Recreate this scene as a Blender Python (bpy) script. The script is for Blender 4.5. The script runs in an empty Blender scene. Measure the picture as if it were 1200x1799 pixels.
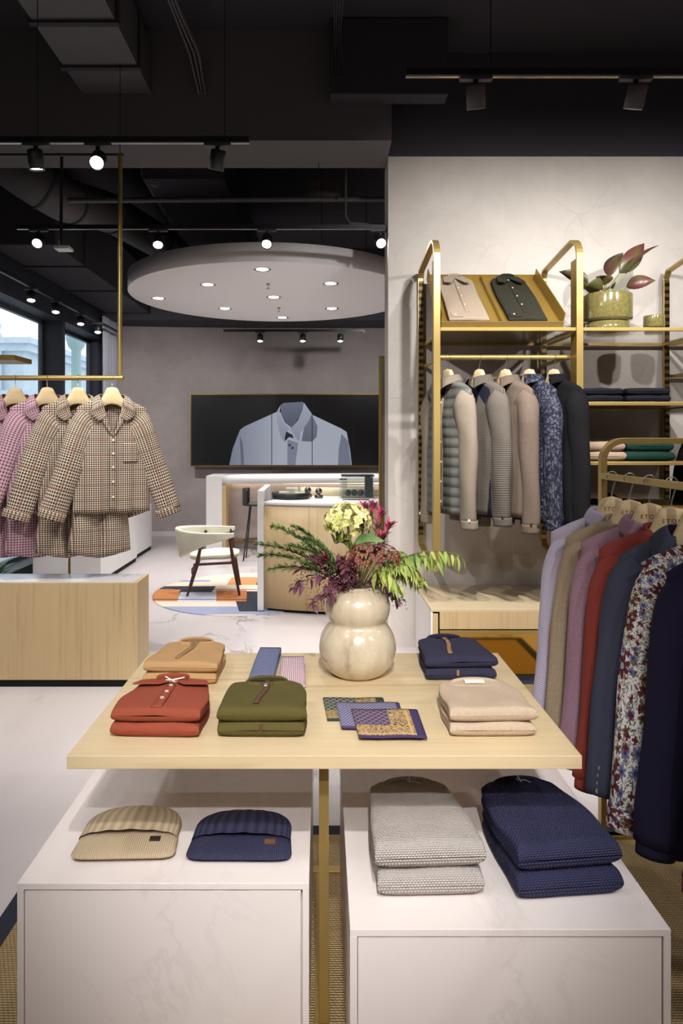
import bpy, bmesh, math, random
from math import sin, cos, pi, sqrt, radians, atan2
from mathutils import Vector, Matrix
random.seed(7)
F = 1220.0; PX = 566.0; PY = 772.0; H = 1.5
SC = bpy.context.scene; COL = SC.collection
def X(px, d): return (px-PX)/F*d
def Z(py, d): return H-(py-PY)/F*d
def P(px, py, d): return Vector((X(px, d), d, Z(py, d)))
def DP(py, z): return (H-z)*F/(py-PY)      # depth of a horizontal plane seen at row py
def lin(c):
    c = c/255.0
    return c/12.92 if c <= .04045 else ((c+.055)/1.055)**2.4
def rgb(r, g, b): return (lin(r), lin(g), lin(b), 1.0)

# ------------------------------------------------------------------ objects
def thing(name, label, cat, loc=(0, 0, 0), rz=0.0, group=None):
    o = bpy.data.objects.new(name, None); COL.objects.link(o)
    o.empty_display_size = .05
    o.location = loc; o.rotation_euler = (0, 0, rz)
    o['label'] = label; o['category'] = cat
    if group: o['group'] = group
    return o
def tag(o, label, cat, group=None, kind=None):
    o['label'] = label; o['category'] = cat
    if group: o['group'] = group
    if kind: o['kind'] = kind
    return o
def dup(root, loc, rz=None, label=None, group=None):
    r = root.copy(); COL.objects.link(r); r.location = loc
    if rz is not None: r.rotation_euler = (0, 0, rz)
    if label: r['label'] = label
    if group: r['group'] = group
    for ch in list(root.children):
        c = ch.copy(); COL.objects.link(c); c.parent = r
        for g in list(ch.children):
            e = g.copy(); COL.objects.link(e); e.parent = c
    return r

class MB:
    def __init__(s): s.v = []; s.f = []; s.uv = []; s.sm = []
    def add(s, vs, fs, uvs=None, smooth=False):
        b = len(s.v); s.v.extend([tuple(v) for v in vs])
        for f in fs:
            s.f.append([i+b for i in f]); s.sm.append(smooth)
            s.uv.append([uvs[i] for i in f] if uvs else None)
        return s
    def box(s, x0, x1, y0, y1, z0, z1, M=None):
        vs = [Vector((x, y, z)) for x in (x0, x1) for y in (y0, y1) for z in (z0, z1)]
        if M: vs = [M @ v for v in vs]
        fs = [(0, 1, 3, 2), (4, 6, 7, 5), (0, 4, 5, 1), (2, 3, 7, 6), (0, 2, 6, 4), (1, 5, 7, 3)]
        return s.add(vs, fs)
    def bbox(s, x0, x1, y0, y1, z0, z1, b=.003, M=None):
        """box with chamfered edges"""
        bm = bmesh.new(); bmesh.ops.create_cube(bm, size=1)
        for v in bm.verts:
            v.co = Vector((x0+(v.co.x+.5)*(x1-x0), y0+(v.co.y+.5)*(y1-y0), z0+(v.co.z+.5)*(z1-z0)))
        bmesh.ops.bevel(bm, geom=bm.edges[:], offset=b, segments=2, profile=.5, affect='EDGES')
        bm.verts.ensure_lookup_table()
        vs = [(M @ v.co) if M else v.co.copy() for v in bm.verts]
        fs = [[v.index for v in f.verts] for f in bm.faces]
        bm.free(); return s.add(vs, fs)
    def tube(s, pts, r, n=10, cap=True, sy=1.0):
        pts = [Vector(p) for p in pts]; k = len(pts)
        rs = r if isinstance(r, (list, tuple)) else [r]*k
        vs = []; fs = []; up = None; L = 0; uv = []
        for i, p in enumerate(pts):
            t = (pts[min(i+1, k-1)]-pts[max(i-1, 0)]).normalized()
            if up is None:
                up = Vector((0, 0, 1)) if abs(t.z) < .9 else Vector((0, 1, 0))
            a = t.cross(up)
            if a.length < 1e-4: a = t.cross(Vector((1, 0, 0)))
            a.normalize(); b = a.cross(t).normalized(); up = b
            if i: L += (p-pts[i-1]).length
            for j in range(n):
                th = 2*pi*j/n
                vs.append(p+a*cos(th)*rs[i]+b*sin(th)*rs[i]*sy); uv.append((th*rs[i], L))
        for i in range(k-1):
            for j in range(n):
                fs.append((i*n+j, i*n+(j+1) % n, (i+1)*n+(j+1) % n, (i+1)*n+j))
        s.add(vs, fs, uv, True)
        if cap:
            s.add(vs[:n], [tuple(range(n))[::-1]]); s.add(vs[-n:], [tuple(range(n))])
        return s
    def lathe(s, prof, n=40, c=(0, 0, 0)):
        vs = []; fs = []; uv = []
        for (r, z) in prof:
            for j in range(n):
                th = 2*pi*j/n; vs.append((c[0]+r*cos(th), c[1]+r*sin(th), c[2]+z)); uv.append((j/n, z))
        for i in range(len(prof)-1):
            for j in range(n):
                fs.append((i*n+j, i*n+(j+1) % n, (i+1)*n+(j+1) % n, (i+1)*n+j))
        return s.add(vs, fs, uv, True)
    def prism(s, poly, M, h):
        """poly in local xy extruded along local z 0..h, mapped by M"""
        n = len(poly)
        vs = [M @ Vector((p[0], p[1], 0)) for p in poly]+[M @ Vector((p[0], p[1], h)) for p in poly]
        fs = [tuple(range(n))[::-1], tuple(range(n, 2*n))]+[(i, (i+1) % n, n+(i+1) % n, n+i) for i in range(n)]
        return s.add(vs, fs)
    def grid(s, fn, nu, nv, close=False, uvf=None, smooth=True):
        vs = []; uv = []
        for j in range(nv):
            for i in range(nu):
                u = i/(nu if close else nu-1); v = j/(nv-1)
                p = fn(u, v); vs.append(p); uv.append(uvf(u, v, p) if uvf else (u, v))
        fs = []
        for j in range(nv-1):
            for i in range(nu if close else nu-1):
                a = j*nu+i; b = j*nu+(i+1) % nu
                fs.append((a, b, b+nu, a+nu))
        return s.add(vs, fs, uv, smooth)
    def build(s, name, m, parent=None, solid=0, sub=0, smooth=None, bevel=0):
        me = bpy.data.meshes.new(name); me.from_pydata([tuple(v) for v in s.v], [], s.f)
        ul = me.uv_layers.new(name='UVMap')
        k = 0
        for fi, f in enumerate(s.f):
            for li in range(len(f)):
                if s.uv[fi]: ul.data[k].uv = s.uv[fi][li][:2]
                else:
                    c = s.v[f[li]]; ul.data[k].uv = (c[0], c[2])
                k += 1
        for i, p in enumerate(me.polygons): p.use_smooth = s.sm[i] if smooth is None else smooth
        if m: me.materials.append(m)
        me.validate(clean_customdata=False); me.update()
        bm = bmesh.new(); bm.from_mesh(me); bmesh.ops.recalc_face_normals(bm, faces=bm.faces[:]); bm.to_mesh(me); bm.free()
        o = bpy.data.objects.new(name, me); COL.objects.link(o)
        if parent: o.parent = parent
        if bevel:
            b = o.modifiers.new('bev', 'BEVEL'); b.width = bevel; b.segments = 2; b.limit_method = 'ANGLE'
        if solid:
            d = o.modifiers.new('sol', 'SOLIDIFY'); d.thickness = solid; d.offset = 0
        if sub:
            d = o.modifiers.new('sub', 'SUBSURF'); d.levels = sub; d.render_levels = sub
        return o
def struct(name, mb, m, **k):
    o = mb.build(name, m, **k); o['kind'] = 'structure'; return o
def bx(name, m, parent, *a, b=.002, M=None):
    return MB().bbox(*a, b=b, M=M).build(name, m, parent)

# ------------------------------------------------------------------ materials
class NT:
    def __init__(s, name):
        s.m = bpy.data.materials.new(name); s.m.use_nodes = True
        s.t = s.m.node_tree; s.b = s.t.nodes['Principled BSDF']
    def n(s, typ, **k):
        nd = s.t.nodes.new(typ)
        for a, v in k.items():
            if a in nd.inputs.keys(): s.put(nd.inputs[a], v)
            else: setattr(nd, a, v)
        return nd
    def put(s, inp, v):
        if hasattr(v, 'is_output') or isinstance(v, bpy.types.NodeSocket): s.t.links.new(v, inp)
        else: inp.default_value = v
    def coord(s, kind='Object'): return s.n('ShaderNodeTexCoord').outputs[kind]
    def map(s, vec, scale=(1, 1, 1), rot=(0, 0, 0), loc=(0, 0, 0)):
        nd = s.n('ShaderNodeMapping'); s.put(nd.inputs['Vector'], vec)
        nd.inputs['Scale'].default_value = scale; nd.inputs['Rotation'].default_value = rot; nd.inputs['Location'].default_value = loc
        return nd.outputs[0]
    def math(s, op, a, b=0.0, c=0.0, clamp=False):
        nd = s.n('ShaderNodeMath', operation=op); nd.use_clamp = clamp
        s.put(nd.inputs[0], a); s.put(nd.inputs[1], b); s.put(nd.inputs[2], c); return nd.outputs[0]
    def sep(s, v):
        nd = s.n('ShaderNodeSeparateXYZ'); s.put(nd.inputs[0], v); return nd.outputs
    def comb(s, x, y, z):
        nd = s.n('ShaderNodeCombineXYZ')
        for i, q in enumerate((x, y, z)): s.put(nd.inputs[i], q)
        return nd.outputs[0]
    def noise(s, vec, scale=5, detail=3, rough=.5, dist=0):
        nd = s.n('ShaderNodeTexNoise'); s.put(nd.inputs['Vector'], vec)
        nd.inputs['Scale'].default_value = scale; nd.inputs['Detail'].default_value = detail
        nd.inputs['Roughness'].default_value = rough; nd.inputs['Distortion'].default_value = dist
        return nd.outputs
    def vor(s, vec, scale=5, feature='F1', rnd=1.0):
        nd = s.n('ShaderNodeTexVoronoi', feature=feature); s.put(nd.inputs['Vector'], vec)
        nd.inputs['Scale'].default_value = scale; nd.inputs['Randomness'].default_value = rnd
        return nd.outputs
    def ramp(s, fac, stops, interp='LINEAR'):
        nd = s.n('ShaderNodeValToRGB'); s.put(nd.inputs[0], fac); r = nd.color_ramp; r.interpolation = interp
        while len(r.elements) < len(stops): r.elements.new(.5)
        for e, (p, c) in zip(r.elements, stops):
            e.position = p; e.color = c if len(c) == 4 else (*c, 1)
        return nd.outputs[0]
    def mix(s, fac, a, b, mode='MIX'):
        nd = s.n('ShaderNodeMix', data_type='RGBA', blend_type=mode)
        s.put(nd.inputs[0], fac); s.put(nd.inputs[6], a); s.put(nd.inputs[7], b); return nd.outputs[2]
    def bump(s, h, strength=.3, dist=.002):
        nd = s.n('ShaderNodeBump'); s.put(nd.inputs['Height'], h)
        nd.inputs['Strength'].default_value = strength; nd.inputs['Distance'].default_value = dist
        s.t.links.new(nd.outputs[0], s.b.inputs['Normal']); return s
    def set(s, **k):
        for a, v in k.items(): s.put(s.b.inputs[a.replace('_', ' ')], v)
        return s
BLK = (0, 0, 0, 1); WHT = (1, 1, 1, 1)
def mul(c, k): return (c[0]*k, c[1]*k, c[2]*k, 1)
def plain(name, c, rough=.5, metal=0, spec=None, coat=0, trans=0, alpha=1):
    t = NT(name); t.set(Base_Color=c, Roughness=rough, Metallic=metal)
    if spec is not None: t.set(Specular_IOR_Level=spec)
    if coat: t.set(Coat_Weight=coat)
    if trans: t.set(Transmission_Weight=trans)
    if alpha < 1: t.set(Alpha=alpha)
    return t.m
def emis(name, c, st):
    t = NT(name); t.set(Base_Color=BLK, Emission_Color=c, Emission_Strength=st); return t.m
def fabric(name, c, c2=None, scale=900, rough=.9, heather=.15, bump=.25, sheen=.0):
    t = NT(name); o = t.coord()
    n = t.noise(t.map(o, (1, 1, .35)), scale*.5, 3, .6)[0]
    n2 = t.noise(o, 9, 2)[0]
    c2 = c2 or mul(c, 1-heather*2)
    col = t.mix(t.math('MULTIPLY', n, 1.0), c2, mul(c, 1+heather) if c2 == mul(c, 1-heather*2) else c)
    t.set(Base_Color=col, Roughness=rough, Specular_IOR_Level=.2, Sheen_Weight=sheen, Sheen_Roughness=.6)
    h = t.math('ADD', t.math('MULTIPLY', n, 1.0), t.math('MULTIPLY', n2, 2.5))
    t.bump(h, bump*1.3, .004); return t.m
def knit(name, c, pitch=.004, axis='x', bumpy=.6, c2=None, heather=.2):
    """ribbed knit; ribs run along UV v"""
    t = NT(name); uv = t.coord('UV'); q = t.sep(uv)
    w = t.math('SINE', t.math('MULTIPLY', q[0] if axis == 'x' else q[1], 2*pi/pitch))
    w = t.math('MULTIPLY_ADD', w, .5, .5)
    n = t.noise(t.coord(), 700, 2)[0]
    col = t.mix(t.math('MULTIPLY_ADD', w, .6, t.math('MULTIPLY', n, .4)), c2 or mul(c, 1-heather*1.6), c)
    t.set(Base_Color=col, Roughness=.92, Specular_IOR_Level=.15)
    t.bump(t.math('ADD', w, t.math('MULTIPLY', n, .5)), bumpy, .002); return t.m
def moss(name, c, c2, px=.0075, pz=.006):
    """chunky moss-stitch knit: staggered beads"""
    t = NT(name); q = t.sep(t.coord('UV'))
    row = t.math('FLOOR', t.math('DIVIDE', q[1], pz))
    sh = t.math('MULTIPLY', t.math('MODULO', t.math('ABSOLUTE', row), 2.0), .5)
    u = t.math('ADD', t.math('DIVIDE', q[0], px), sh)
    fu = t.math('SUBTRACT', t.math('FRACT', u), .5); fv = t.math('SUBTRACT', t.math('FRACT', t.math('DIVIDE', q[1], pz)), .5)
    r = t.math('SQRT', t.math('ADD', t.math('MULTIPLY', fu, fu), t.math('MULTIPLY', fv, fv)))
    h = t.math('SUBTRACT', 1.0, t.math('MULTIPLY', r, 1.9), clamp=True)
    n = t.noise(t.coord(), 900, 2)[0]
    t.set(Base_Color=t.mix(t.math('MULTIPLY_ADD', h, .8, t.math('MULTIPLY', n, .3)), c2, c), Roughness=.95, Specular_IOR_Level=.12)
    t.bump(h, .9, .004); return t.m
def check(name, base, dark, light, pitch=.012, th=.5, over=None):
    """gingham / glen check from two stripe sets in garment coordinates"""
    t = NT(name); q = t.sep(t.coord('UV'))
    def st(c, p, w): return t.math('LESS_THAN', t.math('FRACT', t.math('DIVIDE', t.math('ADD', c, 10.0), p)), w)
    a = st(q[0], pitch, th); b = st(q[1], pitch, th)
    col = t.mix(t.math('MULTIPLY', t.math('ADD', a, b), .5), light, base)
    col = t.mix(t.math('MULTIPLY', a, b), col, dark)
    if over:
        e = st(q[0], pitch*over[1], .12); f = st(q[1], pitch*over[1], .12)
        col = t.mix(t.math('MULTIPLY', t.math('MAXIMUM', e, f), .5), col, over[0])
    t.set(Base_Color=col, Roughness=.9, Specular_IOR_Level=.15)
    t.bump(t.noise(t.coord(), 14, 3)[0], .35, .012); return t.m
def oak(name, c1, c2, along='z', scale=1.0):
    t = NT(name); o = t.coord()
    s = {'z': (38, 38, 1.2), 'x': (1.6, 38, 38), 'y': (38, 1.6, 38)}[along]
    v = t.map(o, tuple(a*scale for a in s))
    n = t.noise(v, 1.2, 6, .62, .15)[0]
    n2 = t.noise(t.map(o, tuple(a*.12*scale for a in s)), 1.0, 2)[0]
    f = t.math('ADD', t.math('MULTIPLY', n, .75), t.math('MULTIPLY', n2, .35))
    col = t.ramp(f, [(.34, c2), (.52, c1), (.72, mul(c1, 1.06))])
    t.set(Base_Color=col, Roughness=.42, Specular_IOR_Level=.35); t.bump(n, .08, .001); return t.m
def marble(name, base, vein, rough=.25, sc=1.0, amt=.6, spec=.4):
    t = NT(name); o = t.coord(); v = t.map(o, (sc, sc*.45, sc), (0, 0, .6))
    n = t.noise(v, 1.1, 7, .6, .5)[0]
    r = t.math('ABSOLUTE', t.math('SUBTRACT', n, .5))
    m = t.math('SUBTRACT', 1.0, t.math('MULTIPLY', r, 70.0), clamp=True)
    gate = t.math('MULTIPLY', t.math('SUBTRACT', t.noise(t.map(o, loc=(3, 7, 1)), .8*sc, 3)[0], .45), 5.0, clamp=True)
    soft = t.math('MULTIPLY', t.math('SUBTRACT', t.noise(v, 2.3, 5, .65)[0], .5), 1.4, clamp=True)
    f = t.math('ADD', t.math('MULTIPLY', m, t.math('MULTIPLY', gate, amt)), t.math('MULTIPLY', soft, amt*.35), clamp=True)
    t.set(Base_Color=t.mix(f, base, vein), Roughness=rough, Specular_IOR_Level=spec); return t.m
def plaster(name, c, c2, cracks=True, sc=1.0):
    t = NT(name); o = t.coord()
    n = t.noise(o, 1.5*sc, 6, .6, .4)[0]; n2 = t.noise(t.map(o, loc=(4, 4, 4)), 7*sc, 5, .6)[0]
    f = t.math('ADD', t.math('MULTIPLY', n, .7), t.math('MULTIPLY', n2, .4))
    col = t.ramp(f, [(.35, c2), (.65, c)])
    h = t.math('MULTIPLY', n2, .35)
    if cracks:
        d = t.n('ShaderNodeVectorMath', operation='ADD'); t.put(d.inputs[0], t.map(o, (1, 1, 1.0), (0, .5, 0)))
        nz = t.n('ShaderNodeVectorMath', operation='SCALE'); t.put(nz.inputs[0], t.noise(o, 2.2, 2)[1]); nz.inputs['Scale'].default_value = .45
        t.put(d.inputs[1], nz.outputs[0])
        e = t.vor(d.outputs[0], 2.6, 'DISTANCE_TO_EDGE')[0]
        edge = t.math('SUBTRACT', 1.0, t.math('MULTIPLY', e, 45.0), clamp=True)
        gate = t.math('MULTIPLY', t.math('SUBTRACT', t.noise(t.map(o, loc=(9, 2, 5)), 1.7, 2)[0], .47), 9.0, clamp=True)
        edge = t.math('MULTIPLY', edge, gate)
        cell = t.sep(t.vor(d.outputs[0], 2.6)[1])[0]
        h = t.math('ADD', h, t.math('ADD', t.math('MULTIPLY', edge, .7), t.math('MULTIPLY', cell, .8)))
        col = t.mix(t.math('MULTIPLY', edge, .10), col, mul(c2, .7))
    t.set(Base_Color=col, Roughness=.75, Specular_IOR_Level=.25); t.bump(h, .45, .006); return t.m
def sisal(name, c1, c2, c3):
    t = NT(name); o = t.coord(); q = t.sep(o)
    row = t.math('DIVIDE', q[1], .0085); fr = t.math('FRACT', row)
    hr = t.math('SINE', t.math('MULTIPLY', fr, pi))
    off = t.math('MULTIPLY', t.math('FRACT', t.math('MULTIPLY', t.math('FLOOR', row), .37)), 1.0)
    fx = t.math('SINE', t.math('MULTIPLY', t.math('ADD', t.math('DIVIDE', q[0], .012), off), 2*pi))
    w = t.math('MULTIPLY_ADD', fx, .5, .5)
    n = t.noise(t.map(o, (60, 500, 60)), 1.5, 3, .7)[0]
    col = t.ramp(n, [(.3, c3), (.5, c2), (.7, c1)])
    col = t.mix(t.math('MULTIPLY', t.math('MULTIPLY', hr, t.math('MULTIPLY_ADD', w, .5, .5)), 1.0, clamp=True), mul(c3, .6), col)
    t.set(Base_Color=col, Roughness=.95, Specular_IOR_Level=.1); t.bump(t.math('MULTIPLY', hr, t.math('MULTIPLY_ADD', w, .4, .6)), .9, .004); return t.m
def floral(name, bg, cols, scale=26, dens=.62, stem=None, uv=True):
    t = NT(name); o = t.map(t.coord('UV' if uv else 'Object'), (1, 1, 1))
    col = bg
    def flowers(v, sc, petals, size, c, cen, rnd=.8):
        vo = t.vor(v, sc, rnd=rnd)
        loc = t.n('ShaderNodeVectorMath', operation='SUBTRACT'); t.put(loc.inputs[0], v); t.put(loc.inputs[1], vo[2])
        # voronoi Position output is in input space
        q = t.sep(loc.outputs[0])
        ang = t.math('ARCTAN2', q[1], q[0])
        rr = t.math('MULTIPLY', t.math('SQRT', t.math('ADD', t.math('MULTIPLY', q[0], q[0]), t.math('MULTIPLY', q[1], q[1]))), sc)
        lim = t.math('MULTIPLY', t.math('MULTIPLY_ADD', t.math('ABSOLUTE', t.math('COSINE', t.math('MULTIPLY', ang, petals/2.0))), .62, .38), size)
        pet = t.math('LESS_THAN', rr, lim); ce = t.math('LESS_THAN', rr, size*.28)
        inn = t.math('MULTIPLY', t.math('LESS_THAN', rr, size*.5), t.math('GREATER_THAN', rr, size*.4))
        return pet, ce, vo[1], inn
    nz = t.noise(o, 55, 3, .6, 1.2)[0]
    ln = t.math('LESS_THAN', t.math('ABSOLUTE', t.math('SUBTRACT', nz, .5)), .035)
    if stem: col = t.mix(ln, col, stem)
    for k, (sc, petals, size, c, cen) in enumerate(cols):
        pet, ce, rc, inn = flowers(t.map(o, loc=(k*3.37, k*1.91, 0)), sc, petals, size, c, cen)
        gate = t.math('GREATER_THAN', t.sep(rc)[0], 1-dens)
        col = t.mix(t.math('MULTIPLY', pet, gate), col, c)
        col = t.mix(t.math('MULTIPLY', inn, gate), col, mul(c, .45))
        col = t.mix(t.math('MULTIPLY', ce, gate), col, cen)
    t.set(Base_Color=col, Roughness=.8, Specular_IOR_Level=.2)
    t.bump(t.noise(t.coord(), 14, 3)[0], .3, .01); return t.m
def dots(name, bg, fg, pitch=.012, rad=.36, fg2=None):
    t = NT(name); q = t.sep(t.coord('UV'))
    row = t.math('FLOOR', t.math('DIVIDE', q[1], pitch))
    sh = t.math('MULTIPLY', t.math('MODULO', t.math('ABSOLUTE', row), 2.0), .5)
    fu = t.math('SUBTRACT', t.math('FRACT', t.math('ADD', t.math('DIVIDE', t.math('ADD', q[0], 5.0), pitch), sh)), .5)
    fv = t.math('SUBTRACT', t.math('FRACT', t.math('DIVIDE', t.math('ADD', q[1], 0.0), pitch)), .5)
    r = t.math('SQRT', t.math('ADD', t.math('MULTIPLY', fu, fu), t.math('MULTIPLY', fv, fv)))
    col = t.mix(t.math('LESS_THAN', r, rad), bg, fg)
    col = t.mix(t.math('LESS_THAN', r, rad*.45), col, fg2 or bg)
    t.set(Base_Color=col, Roughness=.7); return t.m

M = {}
M['oak'] = oak('light oak', rgb(208, 186, 148), rgb(184, 160, 120), 'x')
M['oakv'] = oak('vertical oak', rgb(198, 172, 130), rgb(168, 142, 102), 'z')
M['white'] = marble('white stone', rgb(232, 222, 219), rgb(190, 180, 177), .35, 2.0, .26)
M['whitep'] = plain('white lacquer', rgb(232, 230, 230), .4)
M['floor'] = marble('marble floor', rgb(204, 196, 196), rgb(104, 96, 94), .3, .8, 1.0)
M['brass'] = NT('brushed brass').set(Base_Color=rgb(182, 154, 92), Metallic=.65, Roughness=.38).m
M['brassd'] = NT('dark brass').set(Base_Color=rgb(150, 120, 55), Metallic=.7, Roughness=.45).m
M['black'] = plain('black metal', rgb(30, 30, 32), .45)
M['blackm'] = plain('black ceiling paint', rgb(60, 58, 64), .8, spec=.2)
M['beam'] = plain('dark grey beam paint', rgb(64, 62, 68), .8, spec=.2)
M['duct'] = plain('painted duct', rgb(76, 72, 74), .6)
M['gap'] = plain('shadow gap', rgb(8, 8, 9), .9)
M['wood_h'] = oak('pale hanger beech', rgb(232, 206, 160), rgb(214, 184, 136), 'x', .7)
M['chrome'] = plain('steel wire', rgb(200, 192, 178), .25, 1)
M['navyb'] = plain('navy rug binding', rgb(34, 38, 54), .9)
M['walnut'] = oak('dark walnut', rgb(78, 48, 40), rgb(52, 30, 26), 'z')
M['cream'] = fabric('cream upholstery', rgb(222, 220, 200), heather=.04)
M['pearl'] = plain('pearl button', rgb(238, 232, 222), .25, coat=.5)
M['btn'] = plain('dark button', rgb(60, 45, 36), .35)
M['tagw'] = plain('white woven label', rgb(235, 232, 225), .7)
M['leather'] = plain('brown leather patch', rgb(110, 76, 46), .5)
M['leatherd'] = plain('dark leather patch', rgb(46, 34, 28), .5)
# ------------------------------------------------------------------ room shell
XL = -3.22; XG = -3.50; ZC = 4.30; YB = 10.62; XR = 4.2; YF = -3.2
struct('floor', MB().box(XL-.28, XR, YF, YB+.9, -.1, 0), M['floor'])
struct('ceiling', MB().box(XL-.28, XR, YF, YB+.9, ZC, ZC+.1), M['blackm'])
grey = plaster('grey plaster', rgb(196, 186, 184), rgb(178, 168, 166), False)
warm = plaster('troweled plaster', rgb(206, 198, 190), rgb(192, 184, 176))
# back wall: a gentle concave arc
def backarc(x): return YB+.30*sqrt(max(0, 1-((x-.4)/3.7)**2))
mb = MB(); N = 40
xs = [XL+i*(XR-XL)/N for i in range(N+1)]
vs = []
for x in xs: vs += [(x, backarc(x), 0), (x, backarc(x), 3.25), (x, YB+.9, 3.25), (x, YB+.9, 0)]
fs = []
for i in range(N):
    a = i*4; b = a+4
    fs += [(a, b, b+1, a+1), (a+1, b+1, b+2, a+2)]
mb.add(vs, fs, None, True); struct('wall_back', mb, grey)
mb = MB(); vs = []; fs = []
for x in xs: vs += [(x, backarc(x)-.012, 0), (x, backarc(x)-.012, .07), (x, backarc(x), .07)]
for i in range(N):
    a = i*3; b = a+3; fs += [(a, b, b+1, a+1), (a+1, b+1, b+2, a+2)]
mb.add(vs, fs); struct('baseboard_back', mb, M['whitep'])
struct('trim_1', MB().box(XL, XR, YB-.45, YB+.9, 3.25, ZC), M['blackm'])   # dark bulkhead over the back wall
# left window wall
dark = plain('blue black wall paint', rgb(46, 50, 60), .6)
HZ = 2.975; SZ = .12
mb = MB()
mb.box(XG-.02, XL, YF, YB+.9, HZ, ZC)            # above the windows
mb.box(XG-.02, XL, YF, YB+.9, 0, SZ)             # below
mb.box(XG-.02, XL, YF, 4.6, SZ, HZ)
mb.box(XG-.02, XL, 8.6, 8.70, SZ, HZ)
mb.box(XG-.02, XL, 10.35, YB+.9, SZ, HZ)
struct('wall_left', mb, dark)
glass = NT('window glass'); glass.set(Base_Color=WHT, Roughness=0.0, Transmission_Weight=1.0, IOR=1.02, Specular_IOR_Level=.3)
frm = plain('window frame', rgb(70, 78, 88), .4)
for k, (y0, y1) in enumerate(((4.6, 8.6), (8.70, 10.35))):
    mb = MB()
    for a in ((y0, y0+.05, SZ, HZ), (y1-.05, y1, SZ, HZ), (y0, y1, SZ, SZ+.05), (y0, y1, HZ-.05, HZ)):
        mb.box(XG, XG+.05, a[0], a[1], a[2], a[3])
    o = struct('window_%d' % (k+1), mb, frm)
    g = MB().box(XG+.02, XG+.026, y0+.05, y1-.05, SZ+.05, HZ-.05).build('pane', glass.m, o)
# right, front walls (behind and beside the camera)
struct('wall_right', MB().box(XR, XR+.1, YF, YB+.9, 0, ZC), grey)
struct('wall_front', MB().box(XL-.28, XR, YF-.1, YF, 0, ZC), grey)
# the plaster partition that carries the shelving, and its bulkhead
WX = .48; WY = 5.05
struct('wall_partition', MB().box(WX, XR, WY, WY+.28, 0, Z(275, WY)), warm)
struct('trim_2', MB().box(WX-.004, XR, WY-.02, WY+.29, Z(275, WY), ZC), M['beam'])
# ceiling beams
mb = MB().box(XL-.28, WX-.004, 4.75, 5.23, 3.544, ZC)
struct('trim_3', mb, plain('grey beam paint', rgb(96, 92, 94), .8, spec=.2))

# ------------------------------------------------------------------ ceiling services
def flange(o, x0, x1, z0, z1, ys):
    for y in ys:
        mb = MB(); t = .018
        mb.box(x0-t, x1+t, y-.02, y+.02, z0-t, z0); mb.box(x0-t, x1+t, y-.02, y+.02, z1, z1+t)
        mb.box(x0-t, x0, y-.02, y+.02, z0, z1); mb.box(x1, x1+t, y-.02, y+.02, z0, z1)
        mb.build('flange', M['blackm'], o)
t = thing('ventilation_duct', 'rectangular grey ceiling duct at the top left, running into the dark beam', 'duct', (-1.40, 3.0, 3.86))
MB().box(-.235, .235, -5, 1.74, 0, .34).build('duct_body', M['duct'], t)
flange(t, -.235, .235, 0, .34, [DP(38, 3.86)-3.0, DP(117, 3.86)-3.0, -.9])
t = thing('ventilation_duct', 'flat dark ceiling duct box beside the right light track, above the plaster wall', 'duct', (.45, 4.0, Z(166, 4.6)))
MB().bbox(X(580, 4.6)-.45, X(788, 4.6)-.45, .6, .74, 0, ZC-Z(166, 4.6)-.002, b=.01).build('duct_body', M['blackm'], t)
mb = MB()
for k in range(7):
    o = (k % 3)*.02; q = (k//3)*.02
    p = [(-.93+o, 1.0, 4.1+q), (-.93+o, 3.0, 4.1+q), (-.90+o, 4.2, 4.08+q), (-.86+o*1.5, 4.5, 4.0+q), (-.84+o, 4.74, 3.86+q)]
    mb.tube(p, .008, 6)
tag(mb.build('cable_bundle', M['duct']), 'bundle of dark cables along the ceiling, right of the rectangular duct', 'cables')
mb = MB()
for k in range(4):
    mb.tube([(.07+k*.02, 2.0, 4.2), (.07+k*.02, 4.2, 4.2), (.08+k*.012, 4.42, 4.1), (.09+k*.015, 4.5, 3.85)], .006, 6)
tag(mb.build('cable_bundle', M['black']), 'thin dark cables hanging at the top centre beside the flat duct box', 'cables')
# round ducts behind the beam
def duct_round(lbl, pts, r):
    t = thing('round_duct', lbl, 'duct', pts[0])
    p0 = Vector(pts[0]); q = []
    for i in range(len(pts)-1):
        a, b = Vector(pts[i]), Vector(pts[i+1])
        for k in range(6): q.append(a.lerp(b, k/6)-p0)
    q.append(Vector(pts[-1])-p0)
    for _ in range(2): q = [q[0]]+[(q[i-1]+q[i]*2+q[i+1])/4 for i in range(1, len(q)-1)]+[q[-1]]
    MB().tube(q, r, 24).build('duct_body', M['duct'], t)
    for i in range(3, len(q)-2, 5):
        d = (q[i+1]-q[i-1]).normalized()*.012; MB().tube([q[i]-d, q[i]+d], r+.01, 24).build('clamp_ring', M['blackm'], t)
duct_round('round grey air duct snaking behind the beam at upper left', [P(-40, 250, 5.9), P(60, 320, 6.0), P(110, 352, 6.2), P(190, 372, 6.8), P(290, 430, 8.2), P(330, 470, 9.6)], .19)
duct_round('thinner round duct receding above the white ceiling disc', [P(270, 300, 6.1), P(300, 360, 7.3), P(330, 430, 9.5)], .12)
t = MB().tube([P(120, 352, 5.9), P(676, 350, 5.9)], .022, 10).build('ceiling_pipe', M['duct']); tag(t, 'long thin horizontal pipe behind the beam above the white disc', 'pipe')
t = MB().tube([P(608, 296, 5.6), P(608, 380, 5.6), P(616, 392, 5.6), P(676, 394, 5.6)], .010, 8).build('ceiling_pipe', M['duct']); tag(t, 'small bent pipe left of the plaster wall, turning right above the disc', 'pipe')
t = thing('ventilation_duct', 'grey sloped duct behind the beam, above the horizontal pipe', 'duct', (-1.1, 6.0, 3.75))
MB().box(-.45, .25, 0, 3.2, 0, .42).build('duct_body', M['blackm'], t)
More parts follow.
